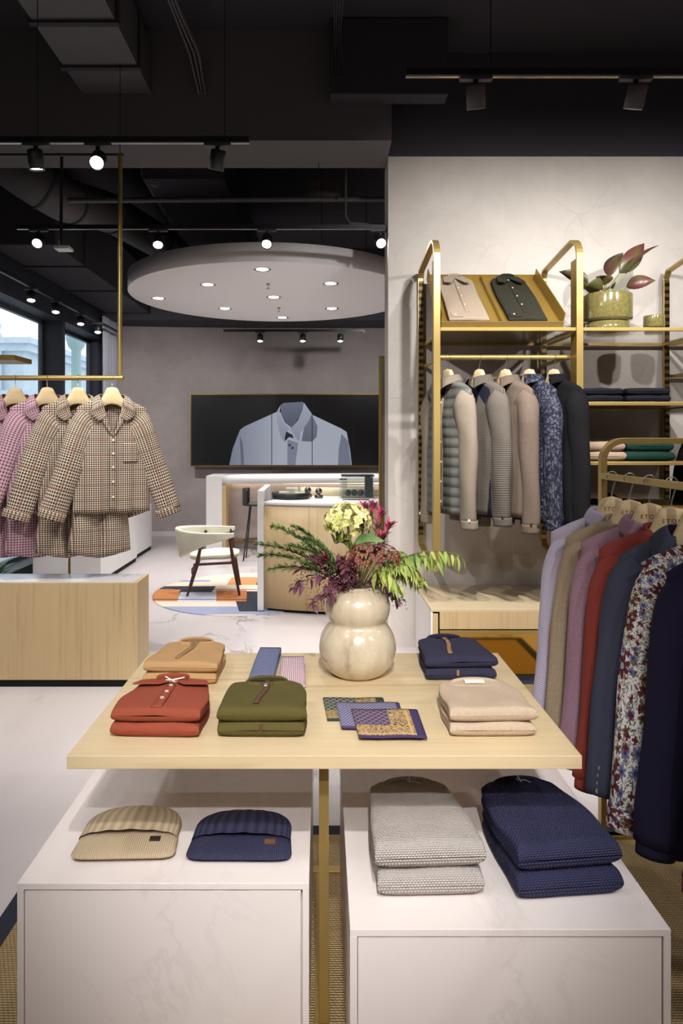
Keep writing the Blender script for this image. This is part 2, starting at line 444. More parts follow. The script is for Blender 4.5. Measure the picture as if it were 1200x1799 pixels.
t = MB().bbox(X(543, 6.6), X(608, 6.6), 6.6, 6.95, Z(345, 6.6), Z(314, 6.6), b=.01).build('ceiling_unit', plain('tan metal', rgb(90, 78, 72), .6)); tag(t, 'small brownish metal unit high on the ceiling, just left of the plaster wall', 'ceiling unit')
# big dark duct over the windows
t = thing('ventilation_duct', 'large dark boxed duct along the window side above the left track', 'duct', (-2.62, 6.5, 3.32))
MB().bbox(-.5, .12, 0, 3.5, 0, .6, b=.01).build('duct_body', M['blackm'], t)
flange(t, -.5, .12, 0, .6, [.8, 2.0])

# ------------------------------------------------------------------ white ceiling disc
DC = Vector((-.52, 7.35, 3.0)); DR = 1.485
t = thing('ceiling_disc', 'large round white suspended ceiling disc over the reception counter', 'ceiling disc', DC)
MB().lathe([(0, 0), (DR-.006, 0), (DR, .006), (DR, .165), (DR-.01, .17), (0, .17)], 96).build('disc', plain('matt white disc', rgb(250, 247, 247), .8), t)
for a in (.4, 1.9, 3.4, 5.2): MB().tube([(1.1*cos(a), 1.1*sin(a), .17), (1.1*cos(a), 1.1*sin(a), ZC-3.0)], .004, 6).build('suspension_wire', M['black'], t)
lens = emis('lamp lens', (1, .95, .86, 1), 18)
lens2 = emis('lamp lens bright', (1, .95, .86, 1), 45)
LIGHTS = []
def lamp(kind, loc, energy, parent=None, direction=(0, 0, -1), angle=80, blend=.6, rad=.03, col=(1, .975, .95)):
    l = bpy.data.lights.new('bulb', kind); l.energy = energy; l.color = col; l.shadow_soft_size = rad
    if kind == 'SPOT': l.spot_size = radians(angle); l.spot_blend = blend
    o = bpy.data.objects.new('bulb', l); COL.objects.link(o); o.location = loc
    o.rotation_euler = Vector(direction).to_track_quat('-Z', 'Y').to_euler()
    if parent: o.parent = parent
    return o
dl = None
where = ['nearest of the downlights in the white disc', 'downlight at back left of centre in the disc', 'downlight at the right side of the disc, upper one',
         'leftmost downlight in the white disc', 'downlight at the centre of the white disc', 'downlight left of the far edge sprinkler', 'downlight at the right side of the disc, lower one', 'farthest downlight at the back edge of the disc']
for (px, py), w in zip([(461, 473), (365, 500), (581, 498), (278, 524), (481, 522), (395, 542), (583, 542), (496, 558)], where):
    d = DP(py, 3.0); loc = (X(px, d), d, 3.0)
    if dl is None:
        dl = thing('downlight', 'recessed round '+w, 'downlight', loc, group='downlights in the white ceiling disc')
        MB().lathe([(.055, -.001), (.075, -.004), (.078, -.001), (.078, 0)], 28).build('trim_ring', M['chrome'], dl)
        MB().lathe([(.0, -.002), (.054, -.002)], 28).build('lens', lens, dl)
        o = dl
    else: o = dup(dl, loc, label='recessed round '+w)
    lamp('SPOT', (loc[0], loc[1], 2.985), 62, None, (0, 0, -1), 100, .8, .05)
for (px, py), w in (((471, 503), 'small ceiling sprinkler nearer in the white disc'), ((490, 545), 'small ceiling sprinkler farther back in the white disc')):
    d = DP(py-5, 3.0)
    o = MB().tube([(0, 0, 0), (0, 0, -.012)], .02, 12).tube([(0, 0, -.01), (0, 0, -.045)], .006, 8).tube([(0, 0, -.045), (0, 0, -.05)], .016, 12).build('sprinkler', M['chrome'])
    o.location = (X(px, d), d, 3.0); tag(o, w, 'sprinkler')

# ------------------------------------------------------------------ tracks and spots
def track(lbl, x0, x1, y, z, wires=()):
    t = thing('light_track', lbl, 'light track', ((x0+x1)/2, y, z)); h = (x1-x0)/2
    MB().bbox(-h, h, -.017, .017, 0, .032, b=.002).build('rail', M['black'], t)
    MB().box(-h, h, -.006, .006, -.0015, .0).build('conductor_strip', M['chrome'], t)
    for w in wires:
        MB().tube([(w-(x0+x1)/2, 0, .03), (w-(x0+x1)/2, 0, ZC-z)], .0025, 6).build('suspension_wire', M['black'], t)
    return t
spotgrp = {}
def spot(lbl, x, y, z, aim, energy, group, r=.040, L=.10, bright=False, angle=70, blend=.7, rad=.02):
    """track head: adapter, neck, can, lens; aim = direction"""
    t = thing('track_spotlight', lbl, 'spotlight', (x, y, z), 0, group)
    MB().bbox(-.07, .07, -.016, .016, -.016, 0, b=.003).build('adapter', M['duct'], t)
    MB().tube([(0, 0, -.014), (0, 0, -.045)], .012, 10).build('neck', M['black'], t)
    a = Vector(aim).normalized(); c = Vector((0, 0, -.045-L*.42)); q = a.to_track_quat('Z', 'Y').to_matrix().to_4x4()
    T = Matrix.Translation(c) @ q
    prof = [(0, -L/2), (r*.9, -L/2), (r, -L/2+.008), (r, L/2), (r-.004, L/2), (r-.006, L/2-.012), (0, L/2-.012)]
    mb = MB().lathe(prof, 28); mb.v = [tuple(T @ Vector(v)) for v in mb.v]; mb.build('housing', M['black'] if not r == .0401 else M['duct'], t)
    mb = MB().lathe([(0, L/2-.008), (r-.007, L/2-.008)], 24); mb.v = [tuple(T @ Vector(v)) for v in mb.v]
    mb.build('lens', lens2 if bright else lens, t)
    if energy:
        lamp('SPOT', Vector((x, y, z))+c+a*(L/2+.004), energy, None, a, angle, blend, rad)
    return t
TZ = 3.05
dA = (TZ-H)*F/(PY-252)
track('black light track across the upper left in front of the grey beam', -2.6, X(438, dA), dA, TZ, (X(66, dA), X(395, dA)))
g = 'spotlights on the upper left track'
spot('black spotlight at the left end of the upper left track, pointing down', X(63, dA), dA, TZ, (.05, .15, -1), 60, g)
spot('glowing spotlight in the middle of the upper left track, facing the viewer', X(172, dA), dA, TZ, (.1, -.75, -.62), 8, g, bright=True)
spot('bronze black spotlight near the right end of the upper left track', X(382, dA), dA, TZ, (-.2, .3, -1), 110, g)
dB = 3.0; zB = Z(135, dB)
track('black light track at the upper right in front of the dark bulkhead', X(713, dB), 2.6, dB, zB, (X(862, dB),))
g = 'spotlights on the upper right track'
spot('bronze spotlight at the left of the upper right track', X(836, dB), dB, zB, (.12, .42, -1), 150, g, .0401, .098)
spot('bronze spotlight at the right of the upper right track', X(1117, dB), dB, zB, (-.1, .42, -1), 170, g, .0401, .098)
dC = (TZ-H)*F/(PY-403)
track('black light track just behind the grey beam, above the white disc', X(30, dC), .47, dC, TZ, (X(390, dC), X(560, dC)))
g = 'spotlights on the track above the white disc'
for px, aim, e, w in ((68, (.05, -.8, -.6), 8, 'glowing spotlight at far left of the track behind the beam'), (278, (.1, -.6, -.8), 10, 'lit spotlight left of the white disc on the track behind the beam'),
                      (469, (0, -.7, -.7), 8, 'lit spotlight overlapping the centre front rim of the white disc'), (668, (.1, -.8, -.6), 6, 'lit spotlight half hidden by the edge of the plaster wall')):
    spot(w, X(px, dC), dC, TZ, aim, e, g, bright=True)
dD = 9.6; zD = Z(583, dD)
track('short black light track in front of the video wall', X(393, dD), X(640, dD), dD, zD, (X(430, dD), X(600, dD)))
g = 'spotlights above the video wall'
for px, w in ((457, 'left spotlight above the video wall'), (532, 'middle spotlight above the video wall'), (598, 'right spotlight above the video wall')):
    spot(w, X(px, dD), dD, zD, (0, -.25, -1), 60, g, .042, .10, True)
# window side track along the depth
xE = -2.98; zE = 3.05
t = thing('light_track', 'black light track running along the windows towards the curtain', 'light track', (xE, 8.0, zE))
MB().bbox(-.017, .017, -2.6, 2.3, 0, .032, b=.002).build('rail', M['black'], t)
MB().box(.0171, .0185, -1.4, 2.3, .002, .008).build('conductor_strip', M['chrome'], t)
g = 'spotlights on the window side track'
for px, w in ((55, 'nearest spotlight on the window track'), (98, 'second spotlight from the near end of the window track'), (142, 'third spotlight along the window track'), (172, 'farthest spotlight on the window track beside the curtain')):
    d = xE*F/(px-PX)
    spot(w, xE, d, zE, (.1, -.35, -1), 30, g, .045, .10)
# pendant sensor at left
t = thing('wifi_access_point', 'small white device on a dark rod hanging below the ceiling at left', 'ceiling device', P(112, 437, 5.0))
MB().tube([(-.02, 0, .02), (-.01, 0, 1.2)], .012, 8).build('rod', M['black'], t)
MB().bbox(-.055, .055, -.05, .05, -.012, .012, b=.005).build('device_body', M['whitep'], t)
# ------------------------------------------------------------------ outside
stone = plaster('pale street stone', rgb(208, 220, 228), rgb(186, 202, 214), False)
t = thing('street_building', 'pale classical building with cornices seen through the left window', 'building', (-19.5, 30, 0))
w = 6.6
MB().box(-w, w, 0, 12, 0, 5.6).build('facade', stone, t)
mb = MB()
for z, e, h in ((5.6, .5, .25), (5.3, .3, .3), (3.4, .3, .2), (1.6, .2, .2)):
    mb.box(-w, w+e, -e, 12, z, z+h)
mb.build('cornice', stone, t)
mb = MB()
for k in range(9):
    mb.tube([(-w+1+k*1.4, -.25, 3.6), (-w+1+k*1.4, -.25, 5.3)], .16, 12)
mb.build('column', stone, t)
wg = plain('street window', rgb(120, 150, 170), .2)
for k in range(5):
    MB().box(-w+1.4+k*2.5, -w+2.5+k*2.5, -.03, 0, 1.95, 3.1).build('window', wg, t)
mb = MB()
for k in range(9): mb.lathe([(.12, 0), (.16, .1), (.07, .3), (.12, .5), (.14, .6), (0, .62)], 10, (-w+1+k*1.4, -.2, 5.85))
mb.build('balustrade', stone, t)
t = thing('street_column', 'ornate pale green column standing outside the second window', 'lamp post', (X(134, 18), 18, 0))  # ornate column in the street, carries no lamp
MB().lathe([(.25, 0), (.25, .4), (.14, .6), (.13, 2.3), (.2, 2.4), (.13, 2.5), (.12, 3.8), (.2, 3.9), (.26, 4.1), (.26, 4.2), (0, 4.2)], 20).build('post', plain('green iron', rgb(150, 178, 180), .5), t)
struct('trim_4', MB().box(-60, XG-.3, -10, 60, -.3, -.1), plain('pavement', rgb(190, 196, 200), .8))
# curtain
mb = MB()
def cur(u, v):
    y = 9.85+u*.62; return (XL+.10+.035*sin(u*2*pi*6)+.01*sin(v*3+u*9), y, 3.25-v*3.2)
mb.grid(cur, 90, 12)
tag(mb.build('curtain', fabric('grey sheer', rgb(176, 178, 190), heather=.05), solid=.004), 'pleated grey floor length curtain in the back left corner beside the window', 'curtain')
# ------------------------------------------------------------------ garments
def prof_w(z, sw, cw, L, nw):
    z = -z
    if z < .06: return nw+(sw-nw)*(z/.06)**.85
    if z < .2: return sw+(cw-sw)*.3*(z-.06)/.14
    return sw+(cw-sw)*.3+(cw-sw)*.7*(z-.2)/(L-.2)
def prof_t(z, T):
    z = -z
    if z < .06: return .05-(.05-.035)*z/.06
    if z < .2: return .035+(T-.035)*((z-.06)/.14)
    return T
class Body:
    def __init__(s, sw=.21, cw=.23, L=.74, T=.055, nw=.07, dip=.06, ow=.065, seed=0, fold=.008, tail=0.0, nf=4, lean=0.0):
        s.__dict__.update(sw=sw, cw=cw, L=L, T=T, nw=nw, dip=dip, ow=ow, fold=fold, tail=tail, nf=nf, lean=lean)
        r = random.Random(seed); s.ph = [r.uniform(0, 6.28) for _ in range(6)]
    def top(s, r):
        """z of the top edge for front column at relative x r"""
        if s.dip <= 0: return 0.0
        z = 0.0
        while z > -s.dip:
            o = s.ow*max(0, 1-(-z/s.dip))**.8
            if abs(r)*prof_w(z, s.sw, s.cw, s.L, s.nw) >= o-1e-6: return z
            z -= .003
        return -s.dip
    def at(s, r, z, front=True, off=0.0):
        w = prof_w(z, s.sw, s.cw, s.L, s.nw); t = prof_t(z, s.T)
        e = (max(0, 1-abs(r)**2.6))**.5
        k = min(1, max(0, (-z-.12)/(s.L-.12)))
        f = s.fold*k*(sin(r*s.nf*2.1+s.ph[0]+z*2)+.6*sin(r*s.nf*4.3+s.ph[1]-z*3))*e
        f2 = s.fold*.5*sin(z*14+r*5+s.ph[2])*(1-k)*e*min(1, -z/.1)
        y = -(t*e+f+f2+off) if front else (t*e*.8+f+off)
        return Vector((w*r+s.lean*k*.05, y, z))
    def mesh(s, nx=36, nz=30):
        mb = MB()
        for front in (True, False):
            tops = []
            def fn(u, v, front=front):
                a = (u-.5)*pi; r = sin(a)
                z0 = s.top(r) if front else 0.0
                zh = -s.L+s.tail*abs(r)**3
                z = z0+(zh-z0)*(v**1.25)
                return s.at(r, z, front)
            mb.grid(fn, nx, nz, uvf=lambda u, v, p: (p[0]+(0 if front else .6), p[2]))
        return mb
    def strip(s, x0, x1, z0, z1, off=.003, th=0.0, n=14, nx=3):
        """a strip lying on the front, x measured in metres"""
        def fn(u, v):
            z = z0+(z1-z0)*v; x = x0+(x1-x0)*u
            return s.at(max(-.99, min(.99, (x-s.lean*0)/prof_w(z, s.sw, s.cw, s.L, s.nw))), z, True, off)
        return MB().grid(fn, nx, n, uvf=lambda u, v, p: (p[0], p[2]))
def sleeve(side, sw, L=.60, r0=.088, r1=.058, splay=.09, fwd=0.0, flat=.75, seed=0, wrink=.006, thin=.8):
    rr = random.Random(seed*3+side); ph = rr.uniform(0, 6)
    n = 26; vs = []
    zc_ = -.055-r0*.92
    ctrl = [Vector((sw-.085, 0, zc_+.012)), Vector((sw-.055, 0, zc_-.015)), Vector((sw-.035+splay*.12, -fwd*.1, zc_-.10)), Vector((sw-.028+splay*.35, -fwd*.35, zc_-.23)),
            Vector((sw-.022+splay*.68, -fwd*.7, zc_-.23-(L-.32)*.5)), Vector((sw-.015+splay, -fwd, zc_-.23-(L-.32)))]
    def cp(t):
        t *= len(ctrl)-1; i = min(int(t), len(ctrl)-2); f = t-i
        p0 = ctrl[max(0, i-1)]; p1 = ctrl[i]; p2 = ctrl[i+1]; p3 = ctrl[min(len(ctrl)-1, i+2)]
        return .5*((2*p1)+(-p0+p2)*f+(2*p0-5*p1+4*p2-p3)*f*f+(-p0+3*p1-3*p2+p3)*f**3)
    dirs = [Vector((.75, 0, -.66)), Vector((.42, 0, -.9))]
    def fn(u, v):
        p = cp(v); d = (cp(min(1, v+.02))-cp(max(0, v-.02))).normalized()
        a = Vector((0, 1, 0)); b = a.cross(d).normalized()     # b roughly along x
        r = r0+(r1-r0)*v; k = min(1, v*5)
        ra = r*thin*(.75+.25*k); rb = r*(1-.06*k)
        th = u*2*pi
        w = wrink*k*(sin(v*9+th+ph)*.8+.5*sin(v*19-th*2+ph*2)*(.3+.7*v*v)+.5*cos(th*3+v*4+ph))
        q = p+a*cos(th)*(ra+w)+b*sin(th)*(rb+w)
        return Vector((q.x*side, q.y, q.z))
    return MB().grid(fn, 24, n, close=True, uvf=lambda u, v, p: (u*.42 if u < .999 else .42, -v*L)), cp, r1
def cuff(side, cp, r1, h=.055, thin=.8, off=.004):
    p = cp(1.0); d = (cp(1.0)-cp(.94)).normalized(); a = Vector((0, 1, 0)); b = a.cross(d).normalized()
    def fn(u, v):
        th = u*2*pi; rad = (r1*.94+off)*(1 if v < .85 else .97)
        q = p+d*(v*h-h*.35)+a*cos(th)*(r1*thin+off)+b*sin(th)*rad
        return Vector((q.x*side, q.y, q.z))
    return MB().grid(fn, 20, 5, close=True, uvf=lambda u, v, p: (u*.3, v*h))
def collar_shirt(nw=.07, nd=.052, stand=.032, leaf=.048, point=.075, gap=.25, spread=.03, sink=0.0):
    """band plus folded leaf with two front points"""
    def fn(u, v):
        a = -pi/2+gap+u*(2*pi-2*gap); fr = abs(u-.5)*2            # 1 at the front ends
        dr = sink*fr**3
        bx_, by = nw*cos(a), nd*sin(a)*(1 if sin(a) > 0 else 1.15)
        L = leaf+(point-leaf)*fr**4
        n = Vector((cos(a)*nd, sin(a)*nw, 0)).normalized()
        if v < .4:
            k = v/.4; return Vector((bx_, by, -.012-dr+k*(stand+.012)))-n*.004*k
        k = (v-.4)/.6; out = .003+.02*k*(1+.3*fr)
        side = (1 if cos(a) > 0 else -1)*spread*k*fr**4
        return Vector((bx_+side, by, stand-dr-k*L*.92+(.006*sin(k*pi))))+n*out
    return MB().grid(fn, 40, 10, uvf=lambda u, v, p: (u*.45, v*.1))
def camp_collar(B):
    """pyjama collar: wide rounded leaf lying on the shoulders, and a short lapel below it"""
    out = MB()
    def onb(x, z, off):
        w = prof_w(z, B.sw, B.cw, B.L, B.nw); return B.at(max(-.97, min(.97, x/w)), z, True, off)
    def cr(pts, t):
        t *= len(pts)-1; i = min(int(t), len(pts)-2); f = t-i
        p = [pts[max(0, i-1)], pts[i], pts[i+1], pts[min(len(pts)-1, i+2)]]
        return .5*((2*p[1])+(-p[0]+p[2])*f+(2*p[0]-5*p[1]+4*p[2]-p[3])*f*f+(-p[0]+3*p[1]-3*p[2]+p[3])*f**3)
    for sd in (-1, 1):
        V = lambda x, y, z: Vector((x*sd, y, z))
        o = lambda z: B.ow*max(0, 1-(-z/B.dip))**.8
        inner = [V(0, .052, .026), V(.045, .044, .026), V(.074, .006, .022), onb(sd*(o(-.02)+.006), -.03, .012), onb(sd*(o(-.06)+.004), -.07, .012), onb(sd*(o(-.12)+.002), -.115, .010)]
        outer = [V(0, .066, -.022), V(.07, .056, -.026), V(.118, .01, -.008), onb(sd*.128, -.062, .016), onb(sd*.132, -.105, .016), onb(sd*.088, -.148, .014)]
        def lf(u, v, sd=sd):
            a = cr(inner, u); b = cr(outer, u); p = a.lerp(b, v)
            if u < .55: p += Vector((0, 0, .006*sin(v*pi)))
            if u > .8: p += (b-a)*(-.10)*((u-.8)/.2)**3*v
            p.y -= .004*sin(v*pi)*(u > .4)
            return p
        out.grid(lf, 34, 8, uvf=lambda u, v, p: (u*.30, v*.09))
        def lp(u, v, sd=sd):
            z = -.118-(B.dip-.118)*v; wd = .058*(1-v)**.7*(.35+.65*min(1, v*5+.4))
            p = onb(sd*(o(z)+wd*u), z, .007+.006*sin(u*pi)); p.z += .030*u*(1-v); return p
        out.grid(lp, 8, 12, uvf=lambda u, v, p: (p[0], p[2]))
    return out
def rib_collar(nw=.075, nd=.055, h=.022, r=.006, sink=.03):
    pts = []
    def fn(u, v):
        a = u*2*pi; f = max(0, -sin(a))
        n = Vector((cos(a), sin(a), 0)); th = v*2*pi
        c = Vector((nw*cos(a), nd*sin(a), .005-sink*f))
        return c+n*r*cos(th)+Vector((0, 0, 1))*h*.6*sin(th)
    return MB().grid(fn, 40, 9, close=True, uvf=lambda u, v, p: (u*.4, v*.05))
def disc_btn(p, r, ny=(0, -1, 0), parent=None, m=None, h=.003):
    d = Vector(ny); p = Vector(p)
    return MB().tube([p, p+d*h], r, 12).build('button', m or M['pearl'], parent)
def hanger(label, loc, rz, group=None, text=False, wide=.195, lift=.0, hookrot=pi/2, drop=.155):
    """wooden hanger; local origin where the garment's neck line is; hook reaches up over the rail"""
    t = thing('wooden_hanger', label, 'hanger', loc, rz, group)
    top = []
    n = 52
    up = []; lo = []
    for i in range(n+1):
        x = -wide+2*wide*i/n; a = abs(x)/wide
        q_ = max(0, min(1, (abs(x)-.034)/.048)); ridge = .082*(1-q_**.8)
        zt = -.010-.052*a**1.05+ridge
        zb = zt-(.030+.012*(1-a))-ridge*.8
        up.append((x, zt)); lo.append((x, zb))
    poly = up+lo[::-1]
    mb = MB()
    # thickness narrows to the neck: three layers
    def ln(poly):
        vs = []; m = len(up)
        for k, (yy, sc) in enumerate(((-.014, .86), (-.009, 1), (.009, 1), (.014, .86))):
            for i in range(m):
                x, zt = up[i]; zb = lo[i][1]; c = (zt+zb)/2; h = (zt-zb)/2*sc; vs += [Vector((x*(.995 if sc < 1 else 1), yy, c+h)), Vector((x, yy, c-h))]
        fs = []
        S = 2*m
        for k in range(3):
            for i in range(m-1):
                a = k*S+2*i; b = a+S
                fs += [(a, a+2, b+2, b), (a+1, b+1, b+3, a+3)]
            a = k*S; fs.append((a, a+S, a+S+1, a+1)); a = k*S+2*(m-1); fs.append((a, a+1, a+S+1, a+S))
        for i in range(m-1):
            a = 2*i; fs.append((a, a+1, a+3, a+2)); a = 3*S+2*i; fs.append((a, a+2, a+3, a+1))
        return vs, fs
    mb.add(*ln(poly), None, True)
    mb.build('shoulder_bar', M['wood_h'], t)
    # hook
    c, s = cos(hookrot), sin(hookrot); hz = drop; R = .019
    pts = [(0, 0, .06), (0, 0, .085)]
    pts += [(.010*c, .010*s, hz-R-.022), (.019*c, .019*s, hz-R)]
    for k in range(1, 9):
        a = k*pi/8*1.12; pts.append((R*cos(a)*c, R*cos(a)*s, hz-R+R*sin(a)+.0))
    MB().tube(pts, .0022, 8).build('hook', M['chrome'], t)
    if text:
        cu = bpy.data.curves.new('logo', 'FONT'); cu.body = 'ETON'; cu.size = .019; cu.align_x = 'CENTER'; cu.extrude = .0004; cu.space_character = 1.25
        o = bpy.data.objects.new('tmp', cu); COL.objects.link(o)
        me = bpy.data.meshes.new_from_object(o, depsgraph=bpy.context.evaluated_depsgraph_get())
        bpy.data.objects.remove(o)
        me.materials.clear(); me.materials.append(plain_get('burnt lettering', rgb(120, 84, 56), .7))
        lo_ = bpy.data.objects.new('lettering', me); COL.objects.link(lo_); lo_.parent = t
        lo_.location = (.0, -.0144, .022); lo_.rotation_euler = (pi/2, 0, 0)
    return t
_pc = {}
def plain_get(n, c, r):
    if n not in _pc: _pc[n] = plain(n, c, r)
    return _pc[n]
def shirt(name, label, cat, loc, rz, m, group=None, body=None, kind='shirt', sl=.60, r0=.088, r1=.055, splay=.06, fwd=0.0, btn=None, nb=6,
          mcol=None, cuffm=None, seed=0, placket=True, inner=None, tagl=False, pocket=False, flat=.75, thin=.8, sides=(1, -1), wr=.006, body_m=None, cuffbtn=0, gap=.25):
    t = thing(name, label, cat, loc, rz, group)
    B = Body(seed=seed, **(body or {}))
    B.mesh().build('body', body_m or m, t, solid=.003)
    for sd in sides:
        mb, cp, rr = sleeve(sd, B.sw, sl, r0, r1, splay, fwd, flat, seed, wr, thin)
        so = mb.build('sleeve', m, t, solid=.002)
        cf = cuff(sd, cp, rr, .06 if kind in ('shirt', 'polo') else .05, off=.004 if kind != 'knit' else -.004, thin=thin)
        if kind != 'blazer': cf.build('cuff', cuffm or m, so, solid=.003)
        if cuffbtn:
            p0 = cp(1.0); d = (cp(1.0)-cp(.9)).normalized()
            for k in range(cuffbtn):
                q = p0-d*(.02+.022*k); disc_btn(((q.x+.038)*sd, q.y-rr*thin*.80, q.z), .0085, (0, -1, 0), so, btn, .005)
    if kind in ('shirt', 'overshirt', 'blazer'):
        if placket:
            B.strip(-.017, .017, -B.dip-.002 if B.dip > .05 else -.03, -B.L+.012, .004).build('placket', m, t, solid=.002)
            z0 = -B.dip-.03
            for k in range(nb):
                z = z0-(B.L-B.dip-.1)*k/(nb-1); p = B.at(0, z, True, .0055); disc_btn(p, .0062, (0, -1, 0), t, btn)
    if kind == 'pyjama':
        camp_collar(B).build('collar', mcol or m, t, solid=.003)
    elif kind == 'shirt' or kind == 'polo' or kind == 'overshirt':
        collar_shirt(gap=gap, sink=.02 if B.dip > .05 else .0).build('collar', mcol or m, t, solid=.0025)
    elif kind == 'knit':
        rib_collar(sink=.035).build('collar', mcol or m, t)
    elif kind == 'blazer':
        camp_collar(B).build('collar', mcol or m, t, solid=.003)
    if inner:
        Bi = Body(sw=B.sw-.006, cw=B.cw-.012, L=B.L+.012, T=B.T-.006, dip=.045, seed=seed+1, fold=.004)
        Bi.mesh(24, 16).build('inner_layer', inner, t, solid=.002)
    if tagl:
        MB().box(-.022, .022, .036, .039, -.04, -.018).build('neck_label', M['tagw'], t)
    if pocket:
        B.strip(.06, .15, -.28, -.40, .005, nx=8).build('chest_pocket', m, t, solid=.003)
    return t, B
def trousers(label, loc, rz, m, group, w=.17, L=.8, ztop=-.30, seed=0, spread=.03):
    t = thing('pyjama_trousers', label, 'trousers', loc, rz, group)
    r = random.Random(seed)
    MB().grid(lambda u, v: Vector((w*.95*cos(u*2*pi), .038*sin(u*2*pi), ztop-v*.22)), 32, 8, close=True, uvf=lambda u, v, p: (p[0], p[2])).build('waist', m, t, solid=.003)
    for sd in (-1, 1):
        ph = r.uniform(0, 6)
        def fn(u, v, sd=sd, ph=ph):
            a = u*2*pi; cx = sd*(w*.46+spread*v)
            wr = .006*v*sin(a*3+ph+v*4)
            return Vector((cx+(w*.52+wr+.012*v)*cos(a), (.036+.015*v+wr)*sin(a)+.004*sin(v*9+ph), ztop-.2-v*(L-.2)+.02*cos(a)*sd*v))
        o = MB().grid(fn, 28, 16, close=True, uvf=lambda u, v, p: (p[0]+.3*p[1], p[2])).build('leg', m, t, solid=.003)
    return t

# --- pyjamas on the suspended rail, left
YP = 4.36; zR = Z(664, YP)
t = thing('suspended_rail', 'brass garment rail hanging from the ceiling at left, holding the pyjamas', 'clothes rail', (X(211, YP), YP, zR))
xl = -2.9-t.location.x
MB().tube([(xl, 0, 0), (.02, 0, 0)], .0155, 16).build('rail', M['brass'], t)
MB().tube([(0, 0, 0), (0, 0, Z(272, YP)-zR)], .0135, 14).build('hanging_rod', M['brass'], t)
MB().tube([(xl, 0, Z(272, YP)-zR), (.02, 0, Z(272, YP)-zR)], .009, 10).build('upper_bar', M['black'], t)
MB().tube([(0, 0, Z(272, YP)-zR), (0, 0, ZC-zR-.001)], .0025, 8).build('upper_wire', M['black'], t)
brown = check('brown gingham flannel', rgb(118, 98, 90), rgb(44, 32, 32), rgb(216, 200, 176), .0135, .6, (rgb(120, 84, 66), 7))
pink = check('pink gingham flannel', rgb(164, 118, 130), rgb(116, 74, 90), rgb(210, 182, 188), .016, .55, None)
g1 = 'checked pyjama tops on the left rail'; g2 = 'checked pyjama trousers under the pyjama tops'; g3 = 'wooden hangers holding the pyjamas'
py = [(197, brown, 'brown and cream checked pyjama top at the right end of the hanging rail', 'brown checked pyjama trousers below the rightmost pyjama top', .10),
      (137, brown, 'brown checked pyjama top second from the rail end, partly covered', 'brown checked pyjama trousers behind the second brown pyjama top', .16),
      (83, pink, 'pink checked pyjama top next to the brown ones', 'pink checked pyjama trousers under the pink top nearest the brown ones', .16),
      (27, pink, 'pink checked pyjama top at the left edge of the photo', 'pink checked pyjama trousers at the left edge of the photo', .20)]
zN = Z(700, YP)
dk = check('black cream gingham', rgb(120, 112, 104), rgb(24, 20, 20), rgb(222, 208, 186), .0125, .5)
for k, (px, m, l1, l2, rz) in enumerate(py):
    y = YP-.015+.0*k; x = X(px, YP)
    y = YP-.0*k
    rz = .44; shirt('pyjama_shirt', l1, 'pyjama shirt', (x, y, zN), rz, m, g1, body=dict(sw=.212, cw=.232, L=.715, T=.032, dip=.235, ow=.066, fold=.009),
          kind='pyjama', sl=.66, r0=.095, r1=.082, splay=.155, thin=.40, wr=.005, seed=k+1, nb=5, tagl=True, pocket=True, placket=False)
    T_ = bpy.data.objects[-1] if False else None
    hanger(('wooden hanger inside the '+l1.split(' at ')[0].split(' second')[0].split(' next')[0]+(', rail end', ', second', ', third', ', leftmost')[k]), (x, y, zN), rz, g3, drop=zR-zN+.018)
    trousers(l2, (x-.07 if k else x-.08, y+.005, zN), rz, m, g2, L=.72, ztop=-.26, seed=k, w=.155, spread=.015 if k else .02)
# pyjama fronts: placket + buttons
for o in [o for o in COL.objects if o.name.startswith('pyjama_shirt')]:
    B = Body(sw=.212, cw=.232, L=.715, T=.036, dip=.235, ow=.066, fold=.0)
    for z in (-.262, -.345, -.43, -.52, -.615):
        p = B.at(.0, z, True, .007); disc_btn(p, .007, (0, -1, 0), o, M['pearl'], .005)
    B.strip(-.02, .018, -.236, -.71, .0035).build('placket', o.children[0].data.materials[0], o, solid=.003)

# --- garments on the wall rail
def wallg(px, **k): pass
YW = 4.45; zW = Z(628, YW)
ecru = fabric('ecru corduroy', rgb(132, 120, 106), heather=.1)
gilet = NT('quilted sage gilet'); q = gilet.sep(gilet.coord('UV'))
hh = gilet.math('ABSOLUTE', gilet.math('SINE', gilet.math('MULTIPLY', q[1], pi/.055)))
gilet.set(Base_Color=gilet.mix(hh, rgb(72, 72, 68), rgb(96, 96, 90)), Roughness=.6).bump(hh, .7, .008)
houndg = check('glen check wool', rgb(76, 70, 66), rgb(30, 27, 27), rgb(120, 112, 102), .008, .55, None)
camel = fabric('heather taupe wool', rgb(118, 102, 90), rgb(82, 70, 62), 520)
paisley = floral('navy floral print', rgb(20, 21, 34), [(50, 5, .42, rgb(100, 102, 116), rgb(18, 19, 30)), (75, 6, .38, rgb(76, 78, 94), rgb(24, 26, 40))], stem=rgb(40, 42, 56), dens=.45)
blackm = fabric('black cotton', rgb(15, 14, 15), heather=.1)
navyf = fabric('navy cotton', rgb(30, 30, 46), heather=.1)
gw = 'shirts and jackets on the wall rail'; gh = 'wooden hangers on the wall rail'
